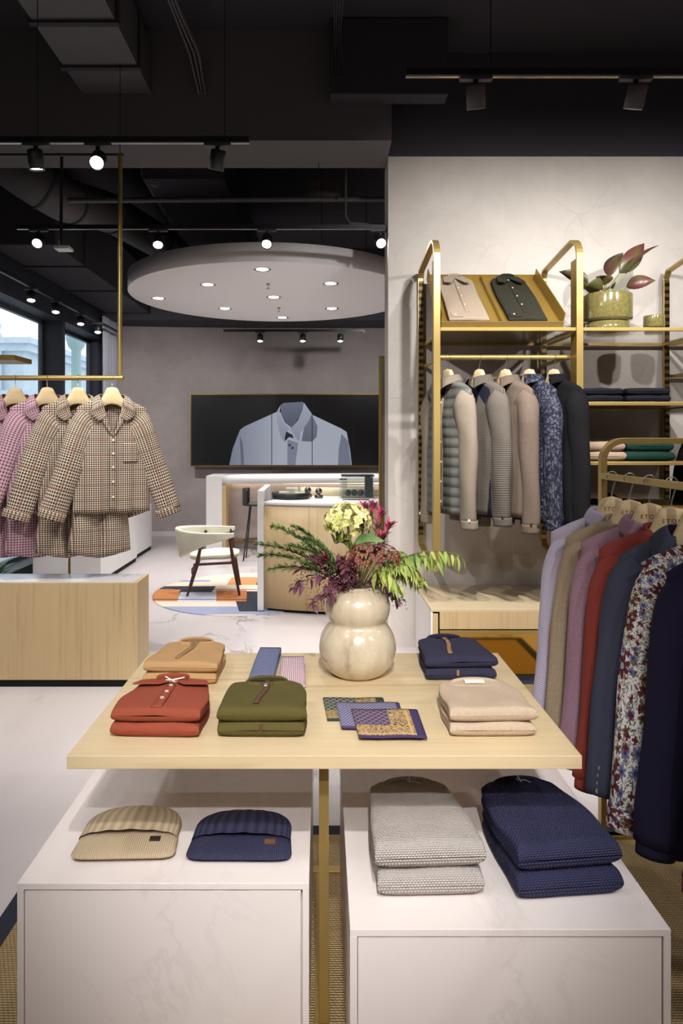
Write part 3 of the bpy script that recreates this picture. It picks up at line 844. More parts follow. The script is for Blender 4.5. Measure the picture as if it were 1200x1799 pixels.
cfg = [
 (787, 'overshirt', 'pale beige shirt under a quilted grey gilet, first on the wall rail', 'overshirt', ecru, dict(body_m=gilet.m, body=dict(sw=.20, cw=.215, L=.76, T=.05, dip=.10, ow=.055)), dict(sl=.76, r0=.082, r1=.052)),
 (842, 'checked_jacket', 'grey glen check overshirt with dark buttons over a navy layer', 'jacket', houndg, dict(inner=navyf, body=dict(sw=.205, cw=.215, L=.76, T=.05, dip=.22, ow=.06)), dict(sl=.74, r0=.084, r1=.056)),
 (888, 'wool_overshirt', 'taupe heather wool overshirt in the middle of the wall rail', 'jacket', camel, dict(inner=navyf, body=dict(sw=.21, cw=.225, L=.77, T=.052, dip=.16, ow=.06)), dict(sl=.78, r0=.082, r1=.052)),
 (930, 'printed_shirt', 'navy shirt with small white floral print beside the black one', 'shirt', paisley, dict(body=dict(sw=.20, cw=.22, L=.80, T=.045, dip=.04)), dict(sl=.76, r0=.08, r1=.052)),
 (973, 'black_shirt', 'plain black shirt last on the wall rail beside the shelf post', 'shirt', blackm, dict(body=dict(sw=.21, cw=.225, L=.82, T=.048, dip=.04)), dict(sl=.78, r0=.082, r1=.052))]
zG = Z(668, YW)
for k, (px, nm, lb, cat, m, kw, kw2) in enumerate(cfg):
    x = X(px, YW)+.0; kw2 = dict(kw2)
    kind = 'overshirt' if cat in ('overshirt', 'jacket') else 'shirt'
    o, B = shirt(nm, lb, cat, (x, YW, zG), radians(-62), m, gw, kind=kind, splay=.0, fwd=.0, seed=20+k, nb=6, btn=M['btn'] if k else M['pearl'], flat=.6, wr=.006, thin=.72, cuffbtn=1, **kw, **kw2)
    o.scale = (1.12, 1.12, 1.12)
    hanger(('wooden hanger of the beige shirt with the gilet', 'wooden hanger of the glen check overshirt', 'wooden hanger of the taupe wool overshirt', 'wooden hanger of the navy floral shirt', 'wooden hanger of the black shirt')[k],
           (x, YW, zG), radians(-62), gh, drop=zW-zG+.018, hookrot=0)
# --- garments on the free standing rack
XRK = 1.035; zK = 1.37
lav = check('lavender micro houndstooth', rgb(186, 174, 198), rgb(118, 104, 142), rgb(222, 214, 228), .0045, .5)
lavp = fabric('lavender cotton', rgb(196, 182, 206), heather=.05)
beigek = fabric('beige melange knit', rgb(180, 162, 136), rgb(138, 118, 94), 420)
mauve = fabric('mauve melange jersey', rgb(172, 138, 152), rgb(134, 98, 116), 420)
rust = fabric('rust red knit', rgb(142, 62, 54), heather=.1)
navyb = fabric('dark slate navy wool', rgb(64, 66, 84), heather=.1)
flow = floral('white floral print', rgb(222, 217, 214), [(34, 5, .42, rgb(112, 96, 60), rgb(60, 40, 30)), (28, 7, .40, rgb(110, 116, 156), rgb(60, 50, 80)), (42, 4, .40, rgb(110, 40, 54), rgb(60, 40, 40)), (14, 7, .44, rgb(92, 40, 46), rgb(146, 158, 172))], stem=rgb(96, 96, 82), dens=.42)
navyk = knit('deep navy fine knit', rgb(36, 32, 56), .004, heather=.15, bumpy=.2)
mag = fabric('magenta knit', rgb(122, 44, 70), heather=.1)
gr = 'shirts and knits on the standing rack'; gq = 'wooden hangers on the standing rack'
horn = plain('horn button', rgb(150, 136, 112), .3)
cfg = [
 ('dress_shirt', 'lavender micro patterned shirt, farthest on the standing rack', 'shirt', lav, 'shirt', dict(mcol=lavp, cuffm=lavp), .70, .078, .05),
 ('knit_polo', 'beige melange knit top beside the lavender shirt on the rack', 'knitwear', beigek, 'knit', {}, .70, .078, .05),
 ('polo_shirt', 'mauve pink jersey shirt between the beige knit and red knit', 'shirt', mauve, 'shirt', {}, .72, .078, .052),
 ('knit_sweater', 'rust red sweater between the mauve shirt and navy blazer', 'sweater', rust, 'knit', {}, .74, .08, .052),
 ('blazer', 'slate navy blazer with four horn cuff buttons on the rack', 'blazer', navyb, 'blazer', dict(cuffbtn=4, btn_=1), .70, .10, .07),
 ('floral_shirt', 'white shirt with red blue and brown floral print on the rack', 'shirt', flow, 'shirt', {}, .71, .086, .062),
 ('knit_sweater', 'very dark navy knit sweater in front of the floral shirt', 'sweater', navyk, 'knit', {}, .71, .09, .055),
 ('knit_sweater', 'magenta sweater at the right edge of the photo, nearest on the rack', 'sweater', mag, 'knit', {}, .74, .08, .052)]
for k, (nm, lb, cat, m, kind, kw, sl, r0, r1) in enumerate(cfg):
    y = 2.48-.125*k; x = XRK+(.10 if k == 7 else .008*k)
    z0 = zK-.145; bodyL = .79
    shirt(nm, lb, cat, (x, y, z0), radians(-14), m, gr, body=dict(sw=.205, cw=.215, L=bodyL+(.02 if k in (4, 5) else 0), T=.036, dip=.07 if kind != 'blazer' else .3, ow=.06, fold=.006, tail=.06 if kind == 'shirt' else 0), kind=kind, sl=sl,
          r0=r0, r1=r1, splay=.042, fwd=.01, seed=40+k, flat=.35, thin=.60, nb=6, btn=M['pearl'] if k < 3 else (horn if k == 4 else M['btn']), wr=.004, **{a: b for a, b in kw.items() if a != 'btn_'})
    w = ('farthest on the rack, in the lavender shirt', 'second on the rack, in the beige knit', 'third on the rack, in the mauve shirt', 'fourth on the rack, in the rust sweater',
         'fifth on the rack, in the navy blazer', 'sixth on the rack, in the floral shirt', 'seventh on the rack, in the dark navy knit', 'nearest on the rack, in the magenta sweater')[k]
    hanger('pale wooden hanger with stamped letters, '+w, (x, y, z0), radians(-14), gq, text=True, drop=zK-z0+.016, hookrot=radians(14), wide=.165)
# rack
t = thing('clothes_rack', 'brass free standing clothes rack with rounded corner at right', 'clothes rack', (1.05, 2.6, 0))
def rrect(w, h, r, n=8):
    pts = [(0, 0)]
    pts.append((0, h-r))
    for k in range(1, n+1):
        a = pi-k*pi/2/n; pts.append((r+r*cos(a), h-r+r*sin(a)))
    for k in range(0, n+1):
        a = pi/2-k*pi/2/n; pts.append((w-r+r*cos(a), h-r+r*sin(a)))
    pts.append((w, 0)); return pts
def flatbar(pts, w, d, side, closed=False):
    """rectangular bar w (in plane) x d (along side)"""
    side = Vector(side); mb = MB(); vs = []; n = len(pts); P_ = [Vector(p) for p in pts]
    for i, p in enumerate(P_):
        if closed: tg = P_[(i+1) % n]-P_[i-1]
        else: tg = P_[min(i+1, n-1)]-P_[max(i-1, 0)]
        tg.normalize(); nn = tg.cross(side).normalized()
        for a, b in ((-1, -1), (1, -1), (1, 1), (-1, 1)): vs.append(p+nn*a*w/2+side*b*d/2)
    fs = []
    for i in range(n if closed else n-1):
        a = i*4; b = ((i+1) % n)*4
        for j in range(4): fs.append((a+j, a+(j+1) % 4, b+(j+1) % 4, b+j))
    if not closed: fs += [(0, 1, 2, 3), (4*n-4, 4*n-3, 4*n-2, 4*n-1)]
    return mb.add(vs, fs)
rr = [(x, 0, z) for x, z in rrect(.60, 1.495, .075)]
flatbar(rr, .022, .034, (0, 1, 0)).build('end_frame', M['brass'], t, bevel=.002)
MB().bbox(-.012, .012, -2.2, 0, zK-.017, zK+.005, b=.002).build('hanging_bar', M['brass'], t)
MB().bbox(.588, .612, -2.2, 0, zK-.017, zK+.005, b=.002).build('hanging_bar', M['brass'], t)
pts = [(0, 0, .012), (.22, 0, .012)]
for k in range(1, 9):
    a = pi/2-k*pi/2/8; pts.append((.22+.19*cos(a), -.19+.19*sin(a), .012))
pts += [(.41, -2.2, .012)]
flatbar(pts, .03, .024, (0, 0, 1)).build('base_bar', M['brass'], t, bevel=.002)
pts = [(0, 0, .012), (.60, 0, .012)]
flatbar(pts, .03, .024, (0, 0, 1)).build('base_bar', M['brass'], t, bevel=.002)
# ------------------------------------------------------------------ wall shelving
XS = [.712, 1.598, 2.484]; YFs = 4.31; YRs = 5.03
t = thing('shelving_unit', 'brass wall shelving with rounded upright loops on the plaster wall', 'shelving unit', (XS[0], YRs, 0))
perf = NT('perforated brass'); q = perf.sep(perf.coord())
hx = perf.math('FRACT', perf.math('DIVIDE', q[1], .016)); hz = perf.math('FRACT', perf.math('DIVIDE', q[2], .016))
r_ = perf.math('SQRT', perf.math('ADD', perf.math('POWER', perf.math('SUBTRACT', hx, .5), 2), perf.math('POWER', perf.math('SUBTRACT', hz, .5), 2)))
perf.set(Base_Color=perf.mix(perf.math('LESS_THAN', r_, .3), rgb(176, 146, 76), rgb(120, 96, 46)), Metallic=.6, Roughness=.45)
slot = NT('slotted brass strip'); q = slot.sep(slot.coord())
s1 = slot.math('LESS_THAN', slot.math('FRACT', slot.math('DIVIDE', q[2], .05)), .5)
s2 = slot.math('LESS_THAN', slot.math('ABSOLUTE', slot.math('SUBTRACT', slot.math('FRACT', slot.math('MULTIPLY', q[0], 1.0)), .5)), 2)
slot.set(Base_Color=slot.mix(s1, rgb(120, 96, 44), rgb(24, 18, 12)), Metallic=.4, Roughness=.5)
ztop = Z(415, YFs); zbot = Z(1008, YFs); zrt = Z(452, YRs)-.0; zrb = Z(985, YRs)
for i, xs_ in enumerate(XS):
    x = xs_-XS[0]; dy = YFs-YRs
    pts = [(x, -.02, zrb+.02), (x, -.02, ztop-.24)]
    pts = []
    # closed loop: rear up, arc to the front, front down, arc back
    R = .13
    pts += [(x, -.015, zbot+.12), (x, -.015, ztop-.10)]
    pts += [(x, -.05, ztop-.055)]
    c = Vector((x, dy+R, ztop-R))
    pts += [(x, dy+R+.04, ztop-.004)]
    for k in range(0, 9):
        a = pi/2+k*pi/2/8; pts.append((x, c.y+R*cos(a), c.z+R*sin(a)))
    for k in range(0, 9):
        a = pi+k*pi/2/8; pts.append((x, c.y+R*cos(a), zbot+R+R*sin(a)))
    pts += [(x, dy+R+.04, zbot+.004), (x, -.05, zbot+.075)]
    up = flatbar(pts, .018, .042, (1, 0, 0), True).build('upright_loop', M['brass'], t, bevel=.002)
    mb = MB().box(x-.010, x+.010, dy+.009, dy+.125, zbot+R, ztop-R)
    mb.build('perforated_web', perf.m, up)
    MB().box(x-.016, x+.016, -.034, -.0245, zbot+.15, ztop-.12).build('slotted_strip', slot.m, up)
def shelf(i, z, glass_=False, th=.022, br=True):
    x0 = XS[i]-XS[0]; x1 = XS[i+1]-XS[0] if i+1 < len(XS) else x0+.8
    dy = YFs-YRs
    sh = MB().bbox(x0+.022, x1-.022, dy+.0, dy+.022, z-th, z, b=.002).build('front_rail', M['brass'], t)
    MB().bbox(x0+.022, x1-.022, -.04, -.02, z-th, z, b=.002).build('rear_rail', M['brass'], t)
    for a in (x0+.022, x1-.04): MB().box(a, a+.018, dy+.022, -.04, z-th, z-.004).build('side_rail', M['brass'], sh)
    if glass_: MB().box(x0+.04, x1-.04, dy+.022, -.04, z-.012, z-.004).build('glass_panel', shelfglass, sh)
    else: MB().box(x0+.04, x1-.04, dy+.022, -.04, z-.012, z-.003).build('shelf_panel', M['brassd'], sh)
    return sh
gl = NT('shelf glass'); gl.set(Base_Color=rgb(230, 236, 230), Roughness=.02, Transmission_Weight=.9, IOR=1.1, Alpha=.35); shelfglass = gl.m
zS = Z(575, YFs); zS2 = Z(706, YFs); zS3 = Z(811, YFs)
shelf(0, zS, True); shelf(1, zS, True); shelf(1, zS2); shelf(1, zS3); shelf(1, Z(893, YFs)); shelf(2, zS, True); shelf(2, Z(640, YFs), True)
# hanging rail
xr0 = -.0; dyw = YW-YRs
MB().tube([(.015, dyw, zW), (X(1000, YW)-XS[0], dyw, zW)], .017, 14).build('hanging_rail', M['brass'], t)
for xx in (.03, .86): MB().bbox(xx-.009, xx+.009, dyw, -.02, zW-.012, zW+.012).build('rail_bracket', M['brass'], t)
# sloped display tray
tr = thing('display_tray', 'sloped two bay brass display tray holding folded shirts', 'display tray', (.745, YFs+.02, zS+.0005))
ylo = YFs+.02; yhi = YRs-.12; zlo = zS+.004
xa = X(778, ylo)-.0; xb = X(988, ylo); xa = .745
ztb = zlo+.02; zhi = Z(490, yhi)
ang = atan2(zhi-ztb, yhi-ylo); SL = sqrt((zhi-ztb)**2+(yhi-ylo)**2)
TM = Matrix.Translation((xa, ylo, ztb)) @ Matrix.Rotation(ang, 4, 'X')
W_ = xb-xa
TMw = TM; TM = Matrix.Translation((-xa, -ylo, -zS-.0005)) @ TM
ochre = plain('ochre lacquered metal', rgb(158, 128, 56), .45, .35)
MB().box(0, W_, 0, SL, -.012, 0, TM).build('back_panel', ochre, tr)
MB().box(-.004, W_+.004, -.012, 0, -.03, .02, TM).build('front_lip', M['brass'], tr)
MB().box(-.006, 0, 0, SL, -.012, .075, TM).build('side_panel', ochre, tr)
MB().box(W_, W_+.006, 0, SL, -.012, .075, TM).build('side_panel', ochre, tr)
MB().box(-.006, W_+.006, SL, SL+.006, -.012, .03, TM).build('top_lip', ochre, tr)
MB().box(W_/2-.006, W_/2-.002, 0, SL, 0, .02, TM).box(W_/2+.002, W_/2+.006, 0, SL, 0, .02, TM).build('divider', ochre, tr)
MB().bbox(0, W_, 0, yhi+.1-ylo, 0, .003, b=.0005).build('base_plate', ochre, tr)
def slab(w, d, h, top_w=None, round_=.42, seed=0, groove=True, n=40, taper=.25, flat_back=False, shoulder=.18):
    """folded garment: front fold rounded, shoulders narrowing at the back"""
    rnd = random.Random(seed); ph = rnd.uniform(0, 6); tw = top_w or w*.84
    def fn(u, v):
        # v: 0 front .. 1 back ; u around
        v = v**1.7 if v < 1 else 1; y = d*v; fr = min(1, y/(h*round_+1e-6)); hh = h/2*sqrt(max(1e-4, 1-(1-fr)**2))
        k = max(0, (v-(1-shoulder))/shoulder)
        ww = w/2 + (tw/2-w/2)*(k**1.3) + .003*sin(v*7+ph)
        if v > .90: ww -= w*.16*((v-.90)/.10)**1.6
        if v > .975: hh *= .5
        hh *= 1-taper*v*.6
        cz = h/2 if v < .5 else h/2
        a = u*2*pi; c, s_ = cos(a), sin(a)
        e = .36
        x = ww*(abs(c)**e)*(1 if c > 0 else -1); z = hh*(abs(s_)**e)*(1 if s_ > 0 else -1)
        if groove and v > .12:
            x *= 1-.035*max(0, 1-abs(z/hh)/.22)*min(1, (v-.12)*6)
        z += (hh-h/2*(1-taper*v*.6))*0
        zb = hh   # sits on z=0 : centre lifts with its half height, front fold centred
        cz = hh if v > .2 else hh+(h/2-hh)
        zz = cz+z+(.003*sin(x*40+ph)*sin(v*9+ph) if s_ > 0 else 0)
        return Vector((x, y-d/2, max(0, zz)))
    def uvf(u, v, p): return (p[0]+(0 if sin(u*2*pi) > -.2 else .5), p[1] if v > .1 else p[1]-p[2]*1.0)
    def uvf(u, v, p):
        return (p[0], p[1]+p[2]*.98)
    mb = MB().grid(fn, 64, n, close=True, uvf=uvf)
    # closing caps
    first = [Vector(mb.v[i]) for i in range(64)]; last = [Vector(mb.v[(n-1)*64+i]) for i in range(64)]
    mb.add(first, [tuple(range(64))], None, True); mb.add(last, [tuple(range(64))])
    return mb
def folded(name, label, cat, loc, rz, w, d, h, m, group=None, style='crew', top=True, m2=None, top_w=None, seed=0, zipm=None, off=0, btn=None, scale=1, shoulder=.6, taper=.25):
    t = thing(name, label, cat, loc, rz, group)
    slab(w, d, h, top_w, seed=seed, shoulder=shoulder, taper=taper).build('folded_body', m, t)
    if not top: 
        if style == 'zip': bx('zip', zipm, t, -.004+off, .004+off, -d/2-.001, -d/2+.004, h*.45, h*.9, b=.0008)
        return t
    yb = d/2; ht = h*(1-taper*.6)
    def tz(y): return h*(1-taper*((y+d/2)/d)*.6)
    if style in ('crew', 'knitcrew'):
        r = .058
        def ring(u, v):
            a = u*2*pi; th = v*2*pi
            return Vector((off+r*1.15*cos(a)+.008*cos(a)*cos(th), yb-.034+r*.42*sin(a)+.008*sin(a)*cos(th), ht-.002+.005*sin(th)+.006*max(0, sin(a))))
        MB().grid(ring, 40, 9, close=True, uvf=lambda u, v, p: (u*.35, v*.02)).build('collar', m2 or m, t)
        if style == 'crew': MB().grid(lambda u, v: Vector((off+r*1.05*cos(u*2*pi)*v, yb-.034+r*.36*sin(u*2*pi)*v, ht+.0005)), 30, 4, close=True).build('neck_opening', m2 or m, t)
        if style == 'crew': MB().bbox(off-.028, off+.028, yb-.040, yb-.020, ht+.002, ht+.006, b=.001).build('neck_label', M['tagw'], t)
        if style == 'knitcrew':
            MB().tube([(off-.005, yb-.03, ht+.01), (off+.0, yb-.045, ht+.014), (off+.018, yb-.04, ht+.011), (off+.03, yb-.05, ht+.008)], .0015, 6).tube([(off+.004, yb-.015, ht+.014), (off+.002, yb-.05, ht+.012)], .0015, 6).build('tag_string', M['tagw'], t)
    if style == 'zip':
        def band(u, v):
            a = -pi/2+.28+u*(2*pi-.56); f = max(0, sin(a))
            return Vector((off+(.064-.010*v)*cos(a), yb-.018+(.026-.006*v)*sin(a), ht-.004+v*(.009+.006*f)))
        MB().grid(band, 36, 5, uvf=lambda u, v, p: (u*.35, v*.03)).build('collar', m2 or m, t, solid=.006)
        def st(u, v): 
            y = yb-.012-(d*.80)*v; return Vector((off+(u-.5)*.014-.012*v+.006*sin(v*5), y, tz(y)+.0025))
        MB().grid(st, 3, 16).build('zip', zipm, t, solid=.003)
        MB().bbox(off-.006, off+.004, yb-.075, yb-.055, tz(yb-.06)+.004, tz(yb-.06)+.009, b=.001).build('zip_pull', M['chrome'], t)
    if style in ('polo', 'dress'):
        for sd in (-1, 1):
            k_ = .93 if style == 'polo' else 1.05
            if style == 'polo': poly = [(0.012, .0), (.035, -.028), (.115, -.03), (.10, .012), (.05, .03), (.03, .025)]
            else: poly = [(0.0, .0), (.042, -.046), (.088, -.040), (.074, .012), (.052, .026), (.0, .024)]
            pp = [(sd*a*k_+off, b*(2.5 if style == 'dress' else 1)) for a, b in poly]
            if sd < 0: pp = pp[::-1]
            mb = MB().prism(pp, Matrix.Translation((0, yb-(.030 if style == 'polo' else .065), ht+(.006 if style == 'polo' else .012))) @ Matrix.Rotation(radians(-6 if style == 'polo' else -9), 4, 'X'), .004)
            mb.build('collar_leaf', m2 or m, t, bevel=.0015)
        def st2(u, v):
            y = yb-.05-(d*.9-.06 if style == 'dress' else d*.74)*v; return Vector((off+(u-.5)*.026, y, tz(y)+.0025))
        MB().grid(st2, 3, 14, uvf=lambda u, v, p: (p[0], p[1])).build('placket', m, t, solid=.003)
        for kk in range(4 if style == 'dress' else 3):
            y = yb-(.075 if style == 'dress' else .055)-kk*(d*.2 if style == 'dress' else .050); p = Vector((off, y, tz(y)+.004))
            MB().tube([p, p+Vector((0, 0, .003))], .0055, 12).build('button', btn or M['pearl'], t)
        def bandf(u, v):
            a = u*pi; return Vector((off+.045*cos(a), yb-.03+.03*sin(a), ht+.002+v*.02))
        MB().grid(bandf, 20, 4).build('collar_band', m2 or m, t, solid=.004)
        if style == 'dress':
            MB().bbox(-w/2+.012, -w/2+.085, -d/2+.012, -d/2+.075, h*.96, h*1.02+.004, b=.004).build('cuff', m, t)
            p = Vector((-w/2+.04, -d/2+.045, h*1.02+.004)); MB().tube([p, p+Vector((0, 0, .003))], .006, 12).build('button', M['pearl'], t)
        if style == 'polo':
            MB().tube([(off-.02, yb-.03, ht+.012), (off+.0, yb-.04, ht+.016), (off+.03, yb-.02, ht+.016)], .002, 6).tube([(off-.025, yb-.015, ht+.016), (off+.008, yb-.045, ht+.012)], .002, 6).build('tag_string', M['tagw'], t)
    return t
def tilt(o, Mx):
    o.matrix_world = Mx; return o
pinkb = fabric('pale rose beige cotton', rgb(168, 150, 132), heather=.05)
olivec = fabric('dark olive cotton', rgb(50, 48, 38), heather=.08)
for px0, m, lb in ((816, pinkb, 'folded pale beige dress shirt with spread collar in the left bay of the tray'), (916, olivec, 'folded dark olive dress shirt in the right bay of the tray')):
    o = folded('folded_shirt', lb, 'shirt', (0, 0, 0), 0, .245, SL-.05, .035, m, 'folded shirts in the brass display tray', 'dress', seed=px0, top_w=.235, shoulder=.12, taper=.1)
    cx = X(px0, ylo+.15)-xa
    o.matrix_world = TMw @ Matrix.Translation((cx, SL/2-.015, .0015))
# folded knits on the shelves
navys = fabric('ink navy wool', rgb(24, 24, 34), heather=.1); sand = fabric('sand wool', rgb(150, 130, 108), heather=.08); pine = fabric('pine green wool', rgb(24, 54, 46), heather=.1)
gs = 'folded sweaters on the wall shelves'
for (px, z, m, nm, wk) in ((1057, zS2, navys, 'ink navy', .27), (1139, zS2, navys, 'ink navy', .28), (1060, zS3, sand, 'sand beige', .28), (1142, zS3, pine, 'pine green', .31)):
    for lv in (0, 1):
        side = 'left' if px < 1100 else 'right'
        lb = 'folded %s sweater, %s of the %s stack on the %s knit shelf' % (nm, ('lower', 'upper')[lv], side, 'upper' if z == zS2 else 'lower')
        hh = .045 if z == zS2 else .062
        x = X(px, YFs+.05)
        folded('folded_sweater', lb, 'sweater', (x, YFs+.03+.19, z+.0005+lv*(hh+.0008)), 0, wk-.01*lv, .36, hh, m, gs, 'crew', top=False, seed=px+lv, top_w=wk*.75)
# dark shoes on the lowest shelf
shoe = plain('dark brown leather', rgb(58, 34, 26), .3)
for k, xx in enumerate((X(1042, 4.4), X(1095, 4.4))):
    o = thing('loafer', ('dark brown leather shoe on the low shelf beside the black shirt', 'dark brown leather shoe on the low shelf behind the rack hangers')[k], 'shoe', (xx, 4.5, Z(893, YFs)+.001), 0, 'dark shoes on the low wall shelf')
    MB().grid(lambda u, v: Vector(((.045-.012*v)*cos(u*2*pi)*(1 if v < .9 else .7), -.13+.26*v, .03+(.026+.03*max(0, v-.45))*sin(u*2*pi))), 24, 14, close=True).build('upper', shoe, o)
    MB().bbox(-.046, .046, -.135, .135, 0, .012, b=.004).build('sole', M['black'], o)
# pots and plant
potm = NT('olive glazed ceramic'); n_ = potm.noise(potm.coord(), 60, 4)[0]
potm.set(Base_Color=potm.ramp(n_, [(.3, rgb(104, 96, 54)), (.7, rgb(130, 120, 72))]), Roughness=.15, Coat_Weight=.6)
yp = YFs+.26
def pot(label, x, y, z, r, h, name):
    o = thing(name, label, 'plant pot' if name == 'ceramic_pot' else 'potted plant', (x, y, z))
    MB().lathe([(0, .001), (r*.86, .001), (r*.88, .01), (r*.88, h*.26), (r*.80, h*.28), (r*.80, h*.31), (r*.98, h*.33), (r, h*.38), (r, h*.97), (r*.985, h), (r*.93, h), (r*.92, h*.9), (0, h*.88)], 48).build('pot' if name != 'ceramic_pot' else 'pot_body', potm.m, o)
    return o
o = pot('potted plant with dark burgundy leaves in an olive glazed pot on the top shelf', X(1067, yp), yp, zS+.001, .155, .25, 'potted_plant')
leafd = NT('burgundy leaf'); geo = leafd.n('ShaderNodeNewGeometry')
q_ = leafd.noise(leafd.coord(), 6, 2)[0]
leafd.set(Base_Color=leafd.mix(geo.outputs['Backfacing'], leafd.ramp(q_, [(.42, rgb(92, 50, 46)), (.6, rgb(84, 84, 48))]), rgb(140, 80, 76)), Roughness=.35)
def leaf(mb, p0, tip, width, bend=.2, fold=.3, n=10, up=Vector((0, 0, 1)), prof=None, twist=0):
    p0 = Vector(p0); tip = Vector(tip); d = tip-p0; L = d.length
    sd = d.cross(up)
    if sd.length < 1e-5: sd = Vector((1, 0, 0))
    sd.normalize(); nn = sd.cross(d).normalized()
    if twist: 
        R = Matrix.Rotation(twist, 3, d.normalized()); sd = R @ sd; nn = R @ nn
    vs = []; fs = []; uv = []
    for i in range(n+1):
        t_ = i/n; c = p0+d*t_+nn*L*bend*4*t_*(1-t_)*.5+Vector((0, 0, -abs(bend)*L*.3*t_*t_))
        w = width/2*((sin(pi*min(1, t_*1.02)**.75))**.9 if prof is None else prof(t_))+.0004
        vs += [c-sd*w+nn*w*fold, c, c+sd*w+nn*w*fold]; uv += [(0, t_), (.5, t_), (1, t_)]
    for i in range(n):
        a = i*3; fs += [(a, a+1, a+4, a+3), (a+1, a+2, a+5, a+4)]
    mb.add(vs, fs, uv, True)
cz = .22
for (a, b, w, bd) in (((982, 473), 0, .075, .25), ((1000, 500), 0, .06, .2), ((1078, 505), .1, .10, .35), ((1052, 482), -.1, .10, .35), ((1158, 428), -.05, .11, .12), ((1132, 425), .08, .10, .1), ((1152, 488), -.1, .075, .35), ((1095, 440), .12, .10, .2), ((1095, 520), -.13, .07, .2), ((1030, 500), -.14, .09, .2)):
    dd = yp+b; w *= 1.2; tip = P(a[0], a[1], dd)-o.location; base = Vector((random.uniform(-.04, .04), random.uniform(-.03, .03), cz))
    mid = base.lerp(tip, .38)+Vector((0, 0, .03))
    mb = MB(); leaf(mb, mid, tip, w, bd, .25, 12, twist=random.uniform(-.9, .9)+.6)
    lf = mb.build('leaf', leafd.m, o, solid=.0012)
    MB().tube([base, base.lerp(mid, .5)+Vector((0, 0, .01)), mid], .004, 6).build('leaf_stem', plain_get('stem green', rgb(120, 130, 60), .5), lf)
pot('small empty olive glazed pot on the top shelf beside the plant', X(1149, yp), yp, zS+.001, .066, .115, 'ceramic_pot')
# black garment on the next bay
shirt('black_jacket', 'black garment at the right edge of the photo beyond the green sweaters', 'jacket', (2.50, 4.45, Z(760, 4.45)), radians(-62), blackm, None, kind='shirt', seed=77, body=dict(L=.7, T=.045), sl=.6)
MB().tube([(XS[2]-XS[0]+.02, dyw, Z(720, YW)), (XS[2]-XS[0]+.6, dyw, Z(720, YW))], .017, 12).build('hanging_rail', M['brass'], t)
hanger('wooden hanger of the black garment at the right edge', (2.50, 4.45, Z(760, 4.45)), radians(-62), None, drop=Z(720, 4.45)-Z(760, 4.45)+.018, hookrot=0)
# ------------------------------------------------------------------ bench under the shelving
zb = Z(1070, YFs)
t = thing('storage_bench', 'low oak bench with drawer and brass trim below the wall shelving', 'bench', (.675, YFs, 0))
W2 = 2.6
stonetop = marble('beige stone top', rgb(206, 186, 152), rgb(180, 158, 122), .3, 1.5, .4)
MB().bbox(0, W2, 0, YRs-YFs, zb-.018, zb, b=.002).build('top', stonetop, t)
MB().bbox(0, .012, .002, YRs-YFs, 0, zb-.018, b=.001).build('side_panel', M['whitep'], t)
MB().box(.012, W2, .02, YRs-YFs, .06, zb-.02).build('carcass', M['gap'], t)
MB().bbox(.012, .045, .002, .02, .012, zb-.03, b=.001).build('corner_stile', M['oakv'], t)
zd0 = Z(1106, YFs); zd1 = Z(1073.5, YFs)
MB().bbox(.055, W2, .0, .02, zd0+.002, zd1-.004, b=.001).build('drawer_front', M['oakv'], t)
MB().bbox(.055, W2, -.002, .02, zd0-.028, zd0-.006, b=.001).build('brass_trim', M['brass'], t)
MB().box(.055, W2, .012, .018, .03, zd0-.03).build('mirror_panel', NT('bronze mirror').set(Base_Color=rgb(196, 150, 70), Metallic=1, Roughness=.06).m, t)
MB().box(.05, W2, .004, .02, 0, .028).build('plinth', M['navyb'], t)
# ------------------------------------------------------------------ display table
d1 = 1.665; zt = H-556*d1/F; d2 = (H-zt)*F/375
tx0 = X(117, d1); tx1 = X(1023, d1)
t = thing('display_table', 'light oak display table with slim brass legs in the foreground', 'table', (0, d1, 0))
MB().bbox(tx0, tx1, 0, d2-d1, zt-.032, zt, b=.0015).build('tabletop', M['oak'], t)
lg = X(569, 1.78)
MB().bbox(lg-.0125, lg+.0125, .10, .125, .012, zt-.032, b=.001).build('leg', M['brass'], t)
for xx in (.55, -.55): MB().bbox(xx-.0125, xx+.0125, .72, .745, .012, zt-.032, b=.001).build('leg', M['brass'], t)
MB().bbox(-.56, .56, .09, .135, zt-.046, zt-.032, b=.001).bbox(-.56, .56, .71, .755, zt-.046, zt-.032, b=.001).build('under_frame', M['brass'], t)
MB().bbox(-.5625, .5625, .715, .75, .003, .018, b=.001).bbox(-.02, .02, .10, .715, .003, .016, b=.001).build('foot_bar', M['brass'], t)
# ------------------------------------------------------------------ white plinths
zp = .42
for (px0, px1, py_, dep, lb) in ((30, 543, 1552, .78, 'white stone display plinth at left under the table, carrying two beanies'), (615, 1179, 1633, .86, 'white stone display plinth at right under the table, carrying chunky sweaters')):
    d = DP(py_, zp); x0 = X(px0, d); x1 = X(px1, d)
    t = thing('display_plinth', lb, 'display plinth', ((x0+x1)/2, d, 0)); w = (x1-x0)/2; fr = .016
    mb = MB()
    mb.bbox(-w, w, 0, dep, zp-fr, zp, b=.0012)
    mb.bbox(-w, -w+fr, 0, dep, .0, zp-fr, b=.0008).bbox(w-fr, w, 0, dep, .0, zp-fr, b=.0008)
    mb.box(-w+fr, w-fr, .03, dep, .01, zp-fr)
    mb.build('cabinet_body', M['white'], t)
    g = .004 if px0 < 100 else .003
    MB().bbox(-w+fr+.0015, w-fr-g, .003, .028, .012, zp-fr-g*.9, b=.001).build('drawer_front', M['white'], t)
